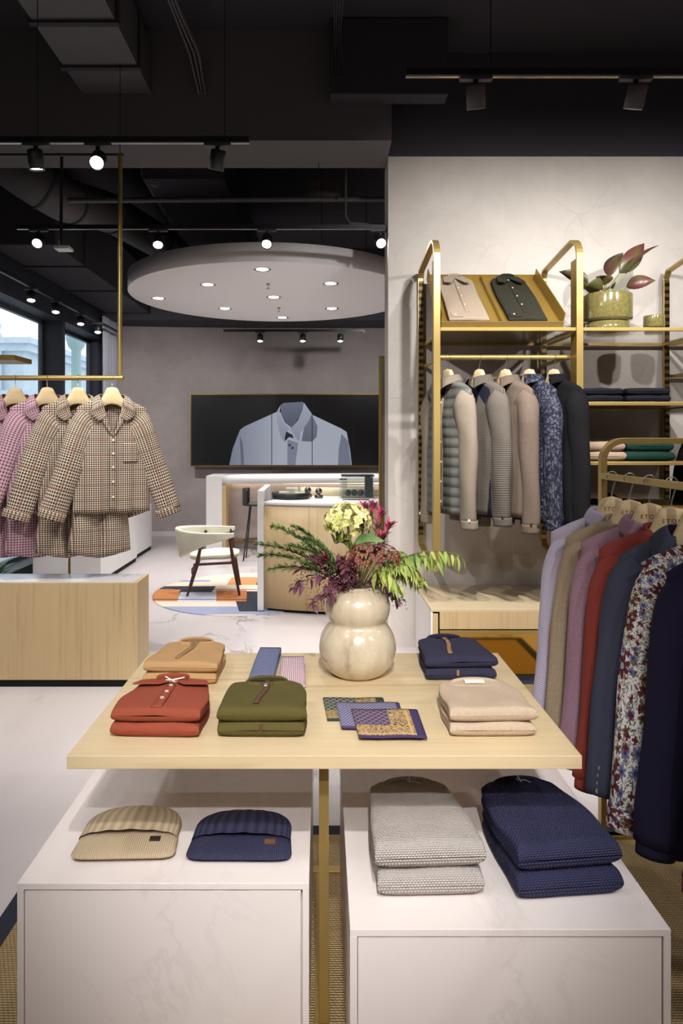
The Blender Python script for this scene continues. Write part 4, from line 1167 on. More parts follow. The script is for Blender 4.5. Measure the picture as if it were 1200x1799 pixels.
# ------------------------------------------------------------------ rugs
sis = sisal('sisal weave', rgb(232, 206, 160), rgb(204, 176, 130), rgb(146, 122, 86))
def rug(lb, x0, x1, y0, y1, bw=.06):
    t = thing('sisal_rug', lb, 'rug', ((x0+x1)/2, (y0+y1)/2, .0)); w = (x1-x0)/2; h = (y1-y0)/2
    MB().box(-w+bw, w-bw, -h+bw, h-bw, 0.0005, .009).build('woven_field', sis, t)
    MB().bbox(-w, -w+bw, -h, h, .0005, .0105, b=.001).bbox(w-bw, w, -h, h, .0005, .0105, b=.001).bbox(-w+bw, w-bw, -h, -h+bw, .0005, .0105, b=.001).bbox(-w+bw, w-bw, h-bw, h, .0005, .0105, b=.001).build('binding', M['navyb'], t)
rug('natural sisal rug with navy border under the display table and rack', -1.005, 2.9, .2, 2.68)
rug('natural sisal rug with navy border in front of the storage bench', .25, 1.50, 3.42, 4.29)

# ------------------------------------------------------------------ things on the table
def tab(px, py, z=None):        # point on tabletop seen at pixel
    z = zt if z is None else z
    d = DP(py, z); return Vector((X(px, d), d, z))
camelk = fabric('camel merino', rgb(182, 144, 100), heather=.07); camelr = knit('camel rib', rgb(192, 150, 100), .004)
redk = fabric('brick red cotton knit', rgb(146, 72, 52), heather=.07); olivek = knit('olive fine rib', rgb(92, 84, 46), .0035, heather=.12, bumpy=.35)
navk = fabric('navy merino', rgb(50, 48, 68), heather=.08); beik = fabric('oatmeal melange knit', rgb(196, 176, 154), rgb(168, 146, 124), 420)
zb_ = plain('brown zip tape', rgb(116, 80, 50), .6); zc = plain('tan zip tape', rgb(150, 110, 68), .6); zo = plain('dark brown zip tape', rgb(84, 54, 34), .6)
gt = 'folded sweaters on the oak table'
def stack(lbs, pxl, pxr, pyf, depth, h, m, style, rz=0.0, z=zt, **k):
    d = DP(pyf, z); xl, xr = X(pxl, d), X(pxr, d); w = xr-xl
    for lv in (0, 1):
        kw = dict(k); off = kw.pop('shift', (0, 0))
        cx = (xl+xr)/2+(off[0] if lv else 0); cy = d+depth/2+(off[1] if lv else 0)
        R = Matrix.Rotation(rz, 2)
        folded('folded_sweater', lbs[lv], 'sweater', (cx, cy, z+.0005+lv*(h+.0006)), rz+(.01 if lv else -.01), w*(1 if lv else .985), depth, h, m, kw.pop('group', gt), style, top=bool(lv), seed=int(pxl)+lv, **kw)
stack(('camel half zip sweater, lower one of the back left stack on the table', 'camel half zip sweater on top of the back left stack'), 254, 384, 1203, .25, .034, camelk, 'zip', rz=-.05, zipm=zc, off=.0)
stack(('brick red polo knit, lower one of the front left stack', 'brick red polo knit with buttons and a white tag string, on top'), 193, 355, 1298, .225, .037, redk, 'polo', rz=-.03, btn=plain('shell button', rgb(196, 186, 160), .25))
stack(('olive green half zip sweater, lower one beside the red polos', 'olive green half zip sweater on top, beside the red polos'), 380, 538, 1298, .225, .038, olivek, 'zip', zipm=zo, m2=olivek, off=0)
stack(('navy half zip sweater, lower one right of the vase', 'navy half zip sweater with tan zip on top, right of the vase'), 746, 872, 1197, .235, .038, navk, 'zip', rz=.03, zipm=zc, off=-.01)
stack(('oatmeal crew neck sweater, lower one at the front right of the table', 'oatmeal crew neck sweater on top at the front right of the table'), 788, 944, 1297, .235, .037, beik, 'crew', rz=.02)
# chunky sweaters on the right plinth
greym = moss('grey moss stitch', rgb(224, 216, 210), rgb(160, 152, 146)); navm = moss('navy moss stitch', rgb(76, 78, 112), rgb(40, 40, 64), .0085, .0065)
stack(('chunky light grey knit sweater, lower one on the right plinth', 'chunky light grey knit sweater on top with a tag string'), 657, 851, 1582, .335, .066, greym, 'knitcrew', z=zp, group='chunky sweaters on the right plinth', rz=.04, top_w=.20, shoulder=.6, shift=(-.004, 0))
stack(('chunky navy knit sweater, lower one on the right plinth', 'chunky navy knit sweater on top at the right of the plinth'), 894, 1089, 1584, .345, .066, navm, 'knitcrew', z=zp, group='chunky sweaters on the right plinth', rz=.11, top_w=.21, shoulder=.6, shift=(-.004, 0))
# ties
for (px0, px1, py0, py1, m, lb) in ((435, 480, 1141, 1200, dots('blue dotted silk', rgb(52, 58, 92), rgb(150, 158, 190), .009, .36), 'folded navy tie with small light pattern behind the olive sweater'),
                                    (489, 537, 1157, 1210, check('burgundy geometric silk', rgb(150, 100, 110), rgb(92, 36, 50), rgb(226, 208, 214), .006, .5), 'folded burgundy patterned tie beside the navy one')):
    a = tab((px0+px1)/2, py1); b = tab((px0+px1)/2, py0, zt+.02); w = X(px1, a.y)-X(px0, a.y)
    o = thing('folded_tie', lb, 'tie', (a.x, a.y, zt), -.04 if px0 < 460 else .03, 'folded ties on the table'); L = b.y-a.y
    MB().grid(lambda u, v: Vector(((u-.5)*w*(1-.08*v), v*L, .006+.020*v+.004*sin(v*pi))), 8, 14, uvf=lambda u, v, p: (p[0], p[1])).build('top_layer', m, o, solid=.004)
    MB().bbox(-w*.49, w*.49, .0, L-.004, .0008, .0035, b=.001).build('lower_layer', m, o)
    def lp(u, v): 
        a_ = -pi/2+v*pi; return Vector(((u-.5)*w*.92, L-.004+.010*cos(a_), .0135+.0115*sin(a_)))
    MB().grid(lp, 8, 10, uvf=lambda u, v, p: (p[0], p[1]+p[2])).build('fold_loop', m, o, solid=.003)
# scarves / pocket squares
def scarfmat(name, bg, dot, gold, edge, w, L, plainm=False):
    t = NT(name); q = t.sep(t.coord('UV')); u = q[0]; v = q[1]
    p = .019
    row = t.math('FLOOR', t.math('DIVIDE', v, p*.62)); sh = t.math('MULTIPLY', t.math('MODULO', row, 2.0), .5)
    fu = t.math('SUBTRACT', t.math('FRACT', t.math('ADD', t.math('DIVIDE', u, p), sh)), .5); fv = t.math('MULTIPLY', t.math('SUBTRACT', t.math('FRACT', t.math('DIVIDE', v, p*.62)), .5), .8)
    r = t.math('SQRT', t.math('ADD', t.math('MULTIPLY', fu, fu), t.math('MULTIPLY', fv, fv)))
    col = t.mix(t.math('LESS_THAN', r, .34), bg, dot)
    col = t.mix(t.math('MULTIPLY', t.math('LESS_THAN', r, .24), t.math('GREATER_THAN', r, .15)), col, bg)
    if plainm:
        row = t.math('FLOOR', t.math('DIVIDE', v, .008)); sh = t.math('MULTIPLY', t.math('MODULO', row, 2.0), .5)
        fu = t.math('SUBTRACT', t.math('FRACT', t.math('ADD', t.math('DIVIDE', u, .010), sh)), .5); fv = t.math('SUBTRACT', t.math('FRACT', t.math('DIVIDE', v, .008)), .5)
        col = t.mix(t.math('LESS_THAN', t.math('ADD', t.math('ABSOLUTE', fu), t.math('ABSOLUTE', fv)), .38), bg, dot)
    else:
        nz = t.noise(t.comb(u, v, 0), 65, 3, .6, 2.5)[0]
        pais = t.math('LESS_THAN', t.math('ABSOLUTE', t.math('SUBTRACT', nz, .5)), .07)
        rim = t.mix(pais, mul(bg, .8), gold)
        inb = t.math('MAXIMUM', t.math('GREATER_THAN', u, w*.54), t.math('LESS_THAN', v, L*.42))
        col = t.mix(inb, col, rim)
        ln = t.math('MAXIMUM', t.math('MULTIPLY', t.math('GREATER_THAN', u, w*.80), t.math('LESS_THAN', u, w*.84)), t.math('MULTIPLY', t.math('LESS_THAN', v, L*.14), t.math('GREATER_THAN', v, L*.10)))
        col = t.mix(ln, col, gold)
    ed = t.math('MAXIMUM', t.math('GREATER_THAN', u, w*(.88 if not plainm else .95)), t.math('LESS_THAN', v, L*.07))
    col = t.mix(ed, col, edge)
    t.set(Base_Color=col, Roughness=.85); return t.m
for k, (a_, b_, py0, py1, bg, dot, gold, edge, pl, lb) in enumerate((
    (575, 683, 1227, 1267, rgb(40, 50, 44), rgb(150, 152, 140), rgb(170, 140, 90), rgb(40, 56, 44), False, 'dark green paisley pocket square at the back of the three'),
    (600, 715, 1235, 1281, rgb(84, 80, 112), rgb(170, 168, 190), rgb(160, 140, 100), rgb(66, 50, 92), True, 'blue grey micro patterned pocket square in the middle of the three'),
    (631, 751, 1247, 1297, rgb(62, 42, 70), rgb(152, 130, 150), rgb(196, 160, 104), rgb(58, 42, 86), False, 'purple paisley pocket square with gold pattern in front'))):
    zz = zt+.001+k*.0045
    p = tab(a_, py1, zz); q = tab(b_, py1, zz); r = tab(a_, py0, zz); w = q.x-p.x; L = r.y-p.y
    m = scarfmat('pocket square %d' % k, bg, dot, gold, edge, w, L, pl)
    o = thing('pocket_square', lb, 'pocket square', (p.x, p.y, zz), 0, 'pocket squares on the table')
    sk = (-.02, -.01, -.0)[k]
    for l_ in range(2):
        MB().grid(lambda u, v: Vector((u*w*(1-.02*l_)-.012*v*(1-u), v*L-(.0)*u, .0016*l_+.0008*sin(u*9+k)+.0006)), 20, 12, uvf=lambda u, v, p_: (u*w, v*L)).build('fabric_layer', m, o, solid=.0012)
# beanies
def beanie(lb, pxl, pxr, pyf, L, m, patch, rz, mm2=None, ribs=26, hgt=.05):
    d = DP(pyf, zp); w = X(pxr, d)-X(pxl, d); cx = (X(pxl, d)+X(pxr, d))/2
    o = thing('beanie', lb, 'beanie', (cx, d+.0, zp+.001), rz)
    cf = L*.5
    def wid(y):
        if y < cf: return w/2*(1-.02*y/cf)
        k = (y-cf)/(L-cf); return w/2*.93*sqrt(max(0, 1-k**2.1))+.002
    def fn(u, v):
        k = sin(v*pi/2); y = cf*.55+(L-cf*.55)*k; W = wid(max(y, cf*1.001)); a = u*2*pi; c, s_ = cos(a), sin(a)
        hh = hgt*.5*(1-.7*((y-cf*.55)/(L-cf*.55))**4)
        rib = 1+.05*(sin(a*ribs*.5+pi/4))*(1 if s_ > 0 else .3)
        z = hh+hh*(abs(s_)**.8)*(1 if s_ > 0 else -1)*(rib if s_ > 0 else 1)
        return Vector((W*c, y, max(.0005, z)))
    MB().grid(fn, 208, 36, close=True, uvf=lambda u, v, p: (u*ribs*.006, v*.2)).build('crown', mm2 or m, o)
    def cfn(u, v):
        a = v*2*pi; x = (u-.5)*w; e = sqrt(max(0, 1-abs(2*u-1)**10))
        yy = cf*.5-cf*.5*cos(a)*(.55+.45*e); base = hgt*.30
        top_ = sin(a)
        z = base+(base+.006*(.5-.5*cos(a)))*top_*e*1.0
        z = z+ .0012*sin(x*2*pi/.0055)*(1 if top_ > 0 else 0)
        return Vector((x*(1-.07*yy/cf), yy, max(.0005, z)))
    MB().grid(cfn, 150, 26, uvf=lambda u, v, p: (p[0], p[1])).build('folded_cuff', m, o)
    px_ = .062; zq = hgt*.30+(hgt*.30+.003)*1.0
    tl = Matrix.Translation((w/2-.06, cf*.42, zq)) @ Matrix.Rotation(radians(10), 4, 'X')
    MB().bbox(-.014, .014, -.008, .008, -.002, .003, b=.001, M=tl).build('leather_patch', patch, o)
oatr = knit('oatmeal wool rib', rgb(202, 184, 156), .0055, bumpy=.5, c2=rgb(160, 140, 112)); navr = knit('navy wool rib', rgb(66, 66, 92), .0055, bumpy=.5, c2=rgb(38, 38, 58))
beanie('oatmeal ribbed beanie with dark patch on the left plinth', 119, 306, 1519, .25, oatr, M['leatherd'], .03, hgt=.05)
beanie('navy ribbed beanie with brown patch on the left plinth', 322, 513, 1520, .235, navr, M['leather'], -.01, hgt=.045)

# ------------------------------------------------------------------ vase and flowers
vp = tab(628, 1183); vd = vp.y; S = vd/F
vm = NT('speckled cream glaze'); o_ = vm.coord()
n1 = vm.noise(vm.map(o_, (1, 1, .35)), 16, 5, .65)[0]; n2 = vm.noise(o_, 260, 2)[0]; zc_ = vm.sep(o_)[2]
col = vm.ramp(n1, [(.30, rgb(162, 142, 120)), (.42, rgb(194, 178, 152)), (.7, rgb(212, 198, 172))])
col = vm.mix(vm.math('MULTIPLY', vm.math('GREATER_THAN', n2, .66), .35), col, rgb(150, 120, 84))
gz = vm.math('MULTIPLY', vm.math('MULTIPLY', vm.math('SUBTRACT', n1, .40), 6.0, clamp=True), vm.math('LESS_THAN', vm.math('ABSOLUTE', vm.math('SUBTRACT', zc_, .262)), .03))
col = vm.mix(vm.math('MULTIPLY', vm.math('SUBTRACT', zc_, .245), 14.0, clamp=True), col, vm.mix(n1, rgb(90, 74, 66), rgb(206, 190, 162)))
vm.set(Base_Color=col, Roughness=.22, Coat_Weight=.4)
t = thing('vase', 'double gourd cream speckled ceramic vase on the oak table', 'vase', (vp.x, vp.y, zt+.0005))
def bulb(z0, z1, rmax, r0, r1, n=22, e=.92):
    out = []
    for i in range(n+1):
        k = i/n; a = pi*k; rr = sin(a)**e; b = r0+(r1-r0)*k
        out.append((b+(rmax-b)*rr, z0+(z1-z0)*(.5-.5*cos(a))))
    return out
RL = 67.5*S; RU = 57.5*S
prof = [(0, 0), (RL*.60, 0), (RL*.62, .004)]
for i_ in range(1, 22):
    z_ = .165*i_/21; a_ = .107 if z_ < .085 else .120; prof.append((RL*sqrt(1-((z_-.085)/a_)**2), z_))
for i_ in range(1, 20):
    z_ = .166+.117*i_/19; a_ = .092 if z_ < .218 else .081; prof.append((RU*sqrt(1-((z_-.218)/a_)**2), z_))
prof += [(RU*.57, .287), (RU*.53, .285), (RU*.5, .26), (0, .25)]
MB().lathe(prof, 64).build('vase_body', vm.m, t)
VT = Vector((vp.x, vp.y, zt+.283))
rf = random.Random(5)
def vpt(px, py, dy=0): return P(px, py, vd+dy)
def lmat(name, c, c2, rough=.55, tr=.0):
    t = NT(name); n = t.noise(t.coord(), 14, 3)[0]
    t.set(Base_Color=t.ramp(n, [(.35, c2), (.65, c)]), Roughness=rough); return t.m
GR = lmat('conifer green', rgb(136, 160, 88), rgb(84, 116, 62)); GL = lmat('willow green', rgb(180, 190, 96), rgb(112, 138, 66)); PU = lmat('plum leaf', rgb(128, 72, 88), rgb(76, 42, 60))
HY = lmat('hydrangea petal', rgb(244, 232, 176), rgb(196, 204, 100)); PK = lmat('pink bract', rgb(222, 84, 120), rgb(176, 50, 90)); BG = lmat('berry', rgb(70, 58, 66), rgb(40, 34, 44), .3); DG = lmat('dark green leaf', rgb(72, 108, 58), rgb(44, 74, 40))
RB = lmat('russet floret', rgb(150, 84, 66), rgb(96, 44, 50)); STM = lmat('stem', rgb(110, 112, 60), rgb(70, 80, 40))
def stem(pts, r, parent, m=None): return MB().tube(pts, r, 6).build('stem', m or STM, parent)
def curve(a, b, sag=.02, n=8):
    return [a.lerp(b, k/n)+Vector((0, 0, sag*4*(k/n)*(1-k/n))) for k in range(n+1)]
def flower(name, lb, cat, g=None): return thing(name, lb, cat, VT, 0, g)
def rv(s): return Vector((rf.uniform(-s, s), rf.uniform(-s, s), rf.uniform(-s, s)))
root = Vector((0, 0, -.02))
# conifer sprigs, left
tips = [((483, 925), .02, 'top'), ((515, 960), -.02, ''), ((455, 956), .03, ''), ((520, 928), .05, ''), ((462, 975), -.03, ''), ((478, 1000), .02, ''), ((540, 948), -.05, ''), ((545, 985), .0, '')]
lbl_c = ['uppermost long green conifer sprig reaching up left from the vase', 'green conifer sprig low left of the vase neck', 'green conifer sprig reaching farthest left', 'green conifer sprig behind the topmost left one',
         'green conifer sprig reaching left just below the farthest one', 'lowest long green conifer sprig at left', 'short green conifer sprig near the yellow hydrangea', 'short green conifer sprig above the plum foliage']
for ((px, py), dy, _), lb in zip(tips, lbl_c):
    f = flower('conifer_sprig', lb, 'greenery', 'green conifer sprigs at the left of the vase')
    tip = vpt(px, py, dy)-VT; c = curve(root+Vector((-.02, dy*.5, .0)), tip, .035, 14); stem(c, .0022, f)
    mb = MB()
    for i in range(5, 15):
        p = c[i]; d = (c[i]-c[i-1]).normalized()
        for k in range(8):
            a = rf.uniform(0, 6.28); e = Vector((0, cos(a), sin(a)))
            q = p+rv(.004); tp = q+(d*rf.uniform(.5, 1)+e*rf.uniform(.15, .55)).normalized()*rf.uniform(.022, .045)*(1.1-i/20)
            leaf(mb, q, tp, .0045, .1, .3, 3)
            for _ in range(7):
                s_ = q.lerp(tp, rf.uniform(.2, .95)); leaf(mb, s_, s_+((tp-q).normalized()+rv(.6)).normalized()*.012, .003, .1, .3, 2)
    mb.build('needles', GR, f)
# hydrangea
f = flower('hydrangea', 'large yellow green hydrangea head at the top of the bouquet', 'flower')
hc = vpt(610, 915, -.02)-VT; stem(curve(root, hc, 0), .004, f)
mb = MB()
for k in range(190):
    d = rv(1)
    while d.length < .2 or d.length > 1: d = rv(1)
    d.normalize(); 
    if d.z < -.6: continue
    c = hc+Vector((d.x*.074, d.y*.066, d.z*.056)); R = d.to_track_quat('Z', 'Y')
    a0 = rf.uniform(0, 1.5); s_ = rf.uniform(.010, .015)
    for j in range(4):
        a = a0+j*pi/2; e = R @ Vector((cos(a), sin(a), .35)); leaf(mb, c, c+e*s_, s_*.95, -.15, .12, 3, up=d)
mb.build('petals', HY, f)
# dark russet lace flower
f = flower('hydrangea', 'dark russet flower head just above the vase mouth', 'flower')
hc = vpt(655, 982, -.10)-VT; stem([root, hc], .004, f)
mb = MB()
for k in range(420):
    d = rv(1)
    while d.length < .2 or d.length > 1: d = rv(1)
    d.normalize()
    if d.z < -.35: continue
    c = hc+Vector((d.x*.085, d.y*.06, d.z*.05)); R = d.to_track_quat('Z', 'Y')
    a0 = rf.uniform(0, 1.5); s_ = rf.uniform(.004, .0075)
    for j in range(4):
        a = a0+j*pi/2; e = R @ Vector((cos(a), sin(a), .5)); leaf(mb, c, c+e*s_, s_, -.1, .12, 2, up=d)
mb.build('petals', RB, f)
# pink leucadendrons
for (px, py, dy, s_, lb) in ((640, 893, .02, .04, 'pink bud flower at the very top right of the hydrangea'), (668, 905, .0, .045, 'pink bud flower at the top right of the bouquet'), (682, 925, -.01, .042, 'pink bud flower at the far upper right'), (668, 943, -.03, .04, 'pink bud flower below the upper right pair'), (574, 977, -.07, .03, 'small magenta bud low at the left above the plum leaves'), (655, 890, .04, .04, 'dark pink spiky bud behind the hydrangea')):
    f = flower('leucadendron', lb, 'flower', 'pink spiky bud flowers')
    c = vpt(px, py+8, dy)-VT; stem(curve(root, c, .005), .0028, f)
    mb = MB(); mg = MB()
    dr = (c-root).normalized()
    for k in range(26):
        a = k*2.4; e = Vector((cos(a), sin(a), 0)); s2 = rf.uniform(.6, 1)*s_*1.2
        b = c-dr*.012*(k/26)
        leaf(mb if k % 3 else mg, b, b+(dr*1.0+e*rf.uniform(.15, .75)).normalized()*s2*1.15, .011, .25, .3, 5)
    for k in range(22):
        b = c-dr*(.02+.05*rf.random()); e = rv(1); leaf(mg, b, b+(dr*.8+e*.7).normalized()*.035, .006, .2, .3, 4)
    mb.build('bracts', PK, f); mg.build('leaves', DG if px < 600 else PU, f)
# big green leaf
f = flower('green_leaf', 'broad green leaf right of the hydrangea', 'leaf')
a = vpt(622, 955, -.06)-VT; b = vpt(676, 948, -.09)-VT; stem([root, a], .002, f)
mb = MB(); leaf(mb, a, b+Vector((.0, 0, .0)), .052, .15, .15, 12, up=Vector((0, -.8, .6))); mb.build('leaf_blade', lmat('hydrangea leaf', rgb(112, 142, 84), rgb(72, 104, 56)), f, solid=.0006)
# plum foliage sprigs
for (px, py, dy, lb) in ((520, 1028, -.03, 'plum coloured seeded sprig reaching lowest left'), (548, 1062, -.06, 'plum leafed sprig drooping over the left of the vase'), (530, 1000, .0, 'plum coloured sprig at middle left'), (575, 1045, -.10, 'plum leafed sprig over the front left of the vase'),
                         (610, 1008, -.11, 'plum leafed sprig across the front of the vase mouth'), (700, 1052, -.05, 'plum leafed sprig drooping at the right of the vase'), (560, 985, -.04, 'plum coloured sprig under the conifer sprigs'), (600, 990, -.08, 'plum coloured sprig in the middle of the bouquet')):
    f = flower('plum_sprig', lb, 'greenery', 'plum coloured sprigs in the vase')
    tip = vpt(px, py, dy)-VT; c = curve(root+Vector((0, dy*.3, .02)), tip, .03, 10); stem(c, .0018, f, PU)
    mb = MB(); mb2 = MB()
    for i in range(3, 11):
        for k in range(3):
            q = c[i]+rv(.006); e = ((c[i]-c[i-1]).normalized()*.6+rv(.8)+Vector((0, -.2, -.25))).normalized()
            leaf(mb, q, q+e*rf.uniform(.025, .042), .016, .15, .2, 5, twist=rf.uniform(-1, 1))
        for k in range(16):
            q = c[i]+rv(.024)+Vector((0, -.01, .0)); r_ = .0022
            mb2.lathe([(0, -r_), (r_*.9, -r_*.4), (r_*.9, r_*.4), (0, r_)], 5, q)
    mb.build('leaves', PU, f); mb2.build('berries', BG if px < 540 or px > 650 else RB, f)
# willow eucalyptus, right
for (px, py, dy, lb) in ((805, 975, .02, 'green narrow leafed branch reaching farthest right'), (765, 985, -.02, 'green narrow leafed branch second to the right'), (735, 1005, -.05, 'green narrow leafed branch drooping at the right'), (700, 1030, -.08, 'green narrow leafed branch hanging beside the vase'),
                         (715, 975, .03, 'green leafy branch rising right of the russet flower'), (745, 1020, .0, 'green narrow leafed branch with dark berries at the right'), (590, 955, .03, 'small green leafy twig left of the hydrangea stem')):
    f = flower('eucalyptus_branch', lb, 'greenery', 'narrow leafed green branches at the right of the vase')
    tip = vpt(px, py, dy)-VT; c = curve(root+Vector((.02, dy*.3, .02)), tip, .05, 14); stem(c, .002, f, STM)
    mb = MB(); mb2 = MB()
    for i in range(4, 15):
        for k in range(5 if px > 600 else 3):
            q = c[i]+rv(.004); e = Vector((rf.uniform(-.15, .35), rf.uniform(-.6, .4), rf.uniform(-1, -.25) if px > 600 else rf.uniform(.2, 1))).normalized()
            leaf(mb, q, q+e*rf.uniform(.034, .062), .0095, .2, .2, 5, twist=rf.uniform(-1, 1))
        if 'berries' in lb:
            for k in range(8):
                q = c[i]+rv(.016)+Vector((0, 0, -.01)); r_ = .0028
                mb2.lathe([(0, -r_), (r_*.9, -r_*.4), (r_*.9, r_*.4), (0, r_)], 6, q)
    mb.build('leaves', GL, f)
    if mb2.v: mb2.build('berries', BG, f)

# ------------------------------------------------------------------ oak counter at left
yc = 4.20; zc2 = Z(1024, yc); ycb = 4.20*1.0675
xr = X(241, yc)
t = thing('display_counter', 'long oak counter with pale stone top at left, below the pyjamas', 'counter', (xr, yc, 0))
MB().bbox(-2.04, 0, 0, ycb-yc, .045, zc2, b=.0015).build('oak_body', M['oakv'], t)
MB().box(-2.04, -.022, .022, ycb-yc-.006, zc2, zc2+.0015).build('stone_top', marble('grey veined stone', rgb(206, 202, 206), rgb(130, 134, 146), .2, 3.0, .9), t)
MB().box(-2.03, -.006, .012, ycb-yc-.01, 0, .045).build('plinth', M['gap'], t)
# white cubes by the window
for (x0, x1, y0, y1, z1, lb) in ((-2.98, -2.28, 7.15, 8.55, .70, 'white display cube behind the pyjamas, nearer one'), (-2.95, -2.33, 8.72, 9.5, .62, 'white display cube farther back by the window')):
    t = thing('display_cube', lb, 'display cube', ((x0+x1)/2, (y0+y1)/2, 0)); w = (x1-x0)/2; h = (y1-y0)/2
    MB().bbox(-w, w, -h, h, .05, z1, b=.003).build('cube_body', M['whitep'], t)
    MB().box(-w+.01, w-.01, -h+.01, h-.01, 0, .05).build('plinth', M['gap'], t)
t = thing('display_stand', 'thin brass display pole standing behind the oak counter', 'stand', (X(122, 5.0), 5.0, 0))
MB().tube([(0, 0, .012), (0, 0, 1.3)], .008, 10).build('pole', M['brassd'], t)
MB().lathe([(0, 0), (.13, 0), (.13, .01), (0, .012)], 28).build('base', M['brassd'], t)
t = thing('display_shelf', 'short brass shelf end at the left edge above the pyjama rail', 'shelf', (X(0, 4.9), 4.9, Z(632, 4.9)))
MB().bbox(-.5, .10, 0, .3, 0, .035, b=.002).build('shelf_board', M['brassd'], t)
MB().bbox(-.48, -.46, .28, .30, -1.2, 1.0, b=.002).build('upright', M['brassd'], t)
MB().bbox(-.48, -.46, .28, .30, -1.745+.015, -1.2, b=.002).build('upright', M['brassd'], t)
# green plant at the left edge
t = thing('green_plant', 'green leafy plant at the left edge beside the window', 'plant', (X(-20, 5.6), 5.6, 0))
MB().lathe([(0, 0), (.13, 0), (.16, .30), (.15, .30), (0, .28)], 28).build('pot', M['black'], t)
mb = MB()
for k in range(60):
    a = rf.uniform(0, 6.28); e = Vector((cos(a), sin(a), rf.uniform(.2, 1.6))).normalized(); b = Vector((0, 0, .28))
    leaf(mb, b+e*.05, b+e*rf.uniform(.2, .36), .06, .3, .2, 6)
mb.build('foliage', DG, t)

# ------------------------------------------------------------------ reception counter (curved)
def arcslab(mb, cx, cy, R, a0, a1, th, z0, z1, n=30, outside=True):
    """curved wall strip: outer radius R, thickness th"""
    vs = []; fs = []
    for i in range(n+1):
        a = a0+(a1-a0)*i/n
        for r in (R, R-th):
            for z in (z0, z1): vs.append((cx+r*cos(a), cy+r*sin(a), z))
    for i in range(n):
        a = i*4; b = a+4
        fs += [(a, b, b+1, a+1), (a+3, b+3, b+2, a+2), (a+1, b+1, b+3, a+3), (a, a+2, b+2, b)]
    fs += [(0, 1, 3, 2), (n*4, n*4+2, n*4+3, n*4+1)]
    return mb.add(vs, fs, None, True)
yr = 6.04; xl = X(463, yr); zr = Z(886, yr)
# front arc bulging to the viewer: passes (xl, yr+.?)... centre behind
Rr = 2.4; cxr = .36; cyr = yr+Rr
a_l = pi+math.acos((cxr-xl)/Rr) if False else None
aL = atan2(-sqrt(Rr*Rr-(xl-cxr)**2), xl-cxr); aR = atan2(-sqrt(Rr*Rr-1.2**2), 1.2)
yl = cyr+Rr*sin(aL)
cyr += (6.06-yl); yl = 6.06
t = thing('reception_counter', 'curved reception counter with oak front and white top behind the vase', 'counter', (xl, yl, 0))
def loc(mb): mb.v = [(v[0]-xl, v[1]-yl, v[2]) for v in mb.v]; return mb
loc(arcslab(MB(), cxr, cyr, Rr, aL, aR, .03, .03, zr-.012)).build('oak_front', M['oakv'], t)
loc(arcslab(MB(), cxr, cyr, Rr-.015, aL+.003, aR, .5, .03, zr-.014)).build('inner_body', M['gap'], t)
loc(arcslab(MB(), cxr, cyr, Rr+.004, aL, aR, .75, zr-.006, zr+.022)).build('white_top', M['whitep'], t)
ztr = Z(862, 6.1)
cr = plain('cream lacquer rim', rgb(228, 216, 180), .45)
loc(arcslab(MB(), cxr, cyr, Rr-.74, aL+.02, aR, .03, zr+.022, Z(855, 6.8)+.0)).build('back_rim', cr, t)
MB().bbox(-.055, 0, -.005, .80, 0.0, Z(862, yl), b=.004).build('white_end_panel', M['whitep'], t)
loc(arcslab(MB(), cxr, cyr, Rr-.03, aL+.01, aR, .1, 0, .03)).build('plinth', M['gap'], t)
zt2 = zr+.022
# items on it
def ctr(px, d, dz=0): return (X(px, d), d, zt2+.0005+dz)
t = thing('tray', 'round black tray holding small boxes on the reception counter', 'tray', ctr(511, 6.38))
MB().lathe([(0, 0), (.165, 0), (.172, .01), (.178, .055), (.170, .055), (.164, .012), (0, .010)], 48).build('tray_body', M['black'], t)
for k, (dx, dy, w, lb) in enumerate(((-.06, .02, .05, 'small cream box at the left inside the black tray'), (.01, .03, .055, 'tall white box in the middle of the black tray'), (.085, -.02, .045, 'small pale box at the right inside the black tray'))):
    p = ctr(511, 6.38, .0105); o = MB().bbox(-w, w, -.03, .03, 0, .05+.035*(k == 1), b=.004).build('small_box', M['cream']); o.location = (p[0]+dx, p[1]+dy, p[2]); tag(o, lb, 'box', 'boxes in the black tray')
gun = plain('dark silver', rgb(110, 104, 96), .25, .9)
for px, d, s_, lb in ((541, 6.55, 1, 'dark silver ball ornament behind the tray'), (560, 6.42, 1, 'dark silver ball ornament right of the tray')):
    t = thing('ball_ornament', lb, 'ornament', ctr(px, d), 0, 'silver ball ornaments on the counter')
    MB().lathe([(0, 0), (.036, 0), (.04, .01), (.04, .022), (.034, .03), (0, .032)], 24).build('base', gun, t)
    MB().lathe([(.032*sin(pi*k/12), .064-.032*cos(pi*k/12)) for k in range(13)], 24).build('ball', gun, t)
acr = NT('smoky acrylic'); acr.set(Base_Color=rgb(200, 215, 215), Roughness=.03, Transmission_Weight=.85, IOR=1.2, Alpha=.6)
t = thing('acrylic_display_box', 'clear display box with dark lid and accessories on the counter', 'display box', ctr(628, 6.5))
MB().bbox(-.15, .15, -.10, .10, .0, .20, b=.003).build('clear_box', acr.m, t)
MB().bbox(-.152, .152, -.102, .102, .2, .212, b=.002).build('lid', M['black'], t)
MB().bbox(.07, .14, -.09, .09, .01, .19, b=.004).build('dark_insert', M['black'], t)
for k in range(3): MB().lathe([(.03*sin(pi*j/10), .045-.03*cos(pi*j/10)) for j in range(11)], 18, (-.09+.06*k, -.02+.02*(k % 2), 0)).build('rolled_accessory', gun, t)
t = thing('acrylic_block', 'clear acrylic holder left of the display box', 'holder', ctr(603, 6.45))
MB().bbox(-.035, .035, -.03, .03, 0, .17, b=.003).build('clear_body', acr.m, t)
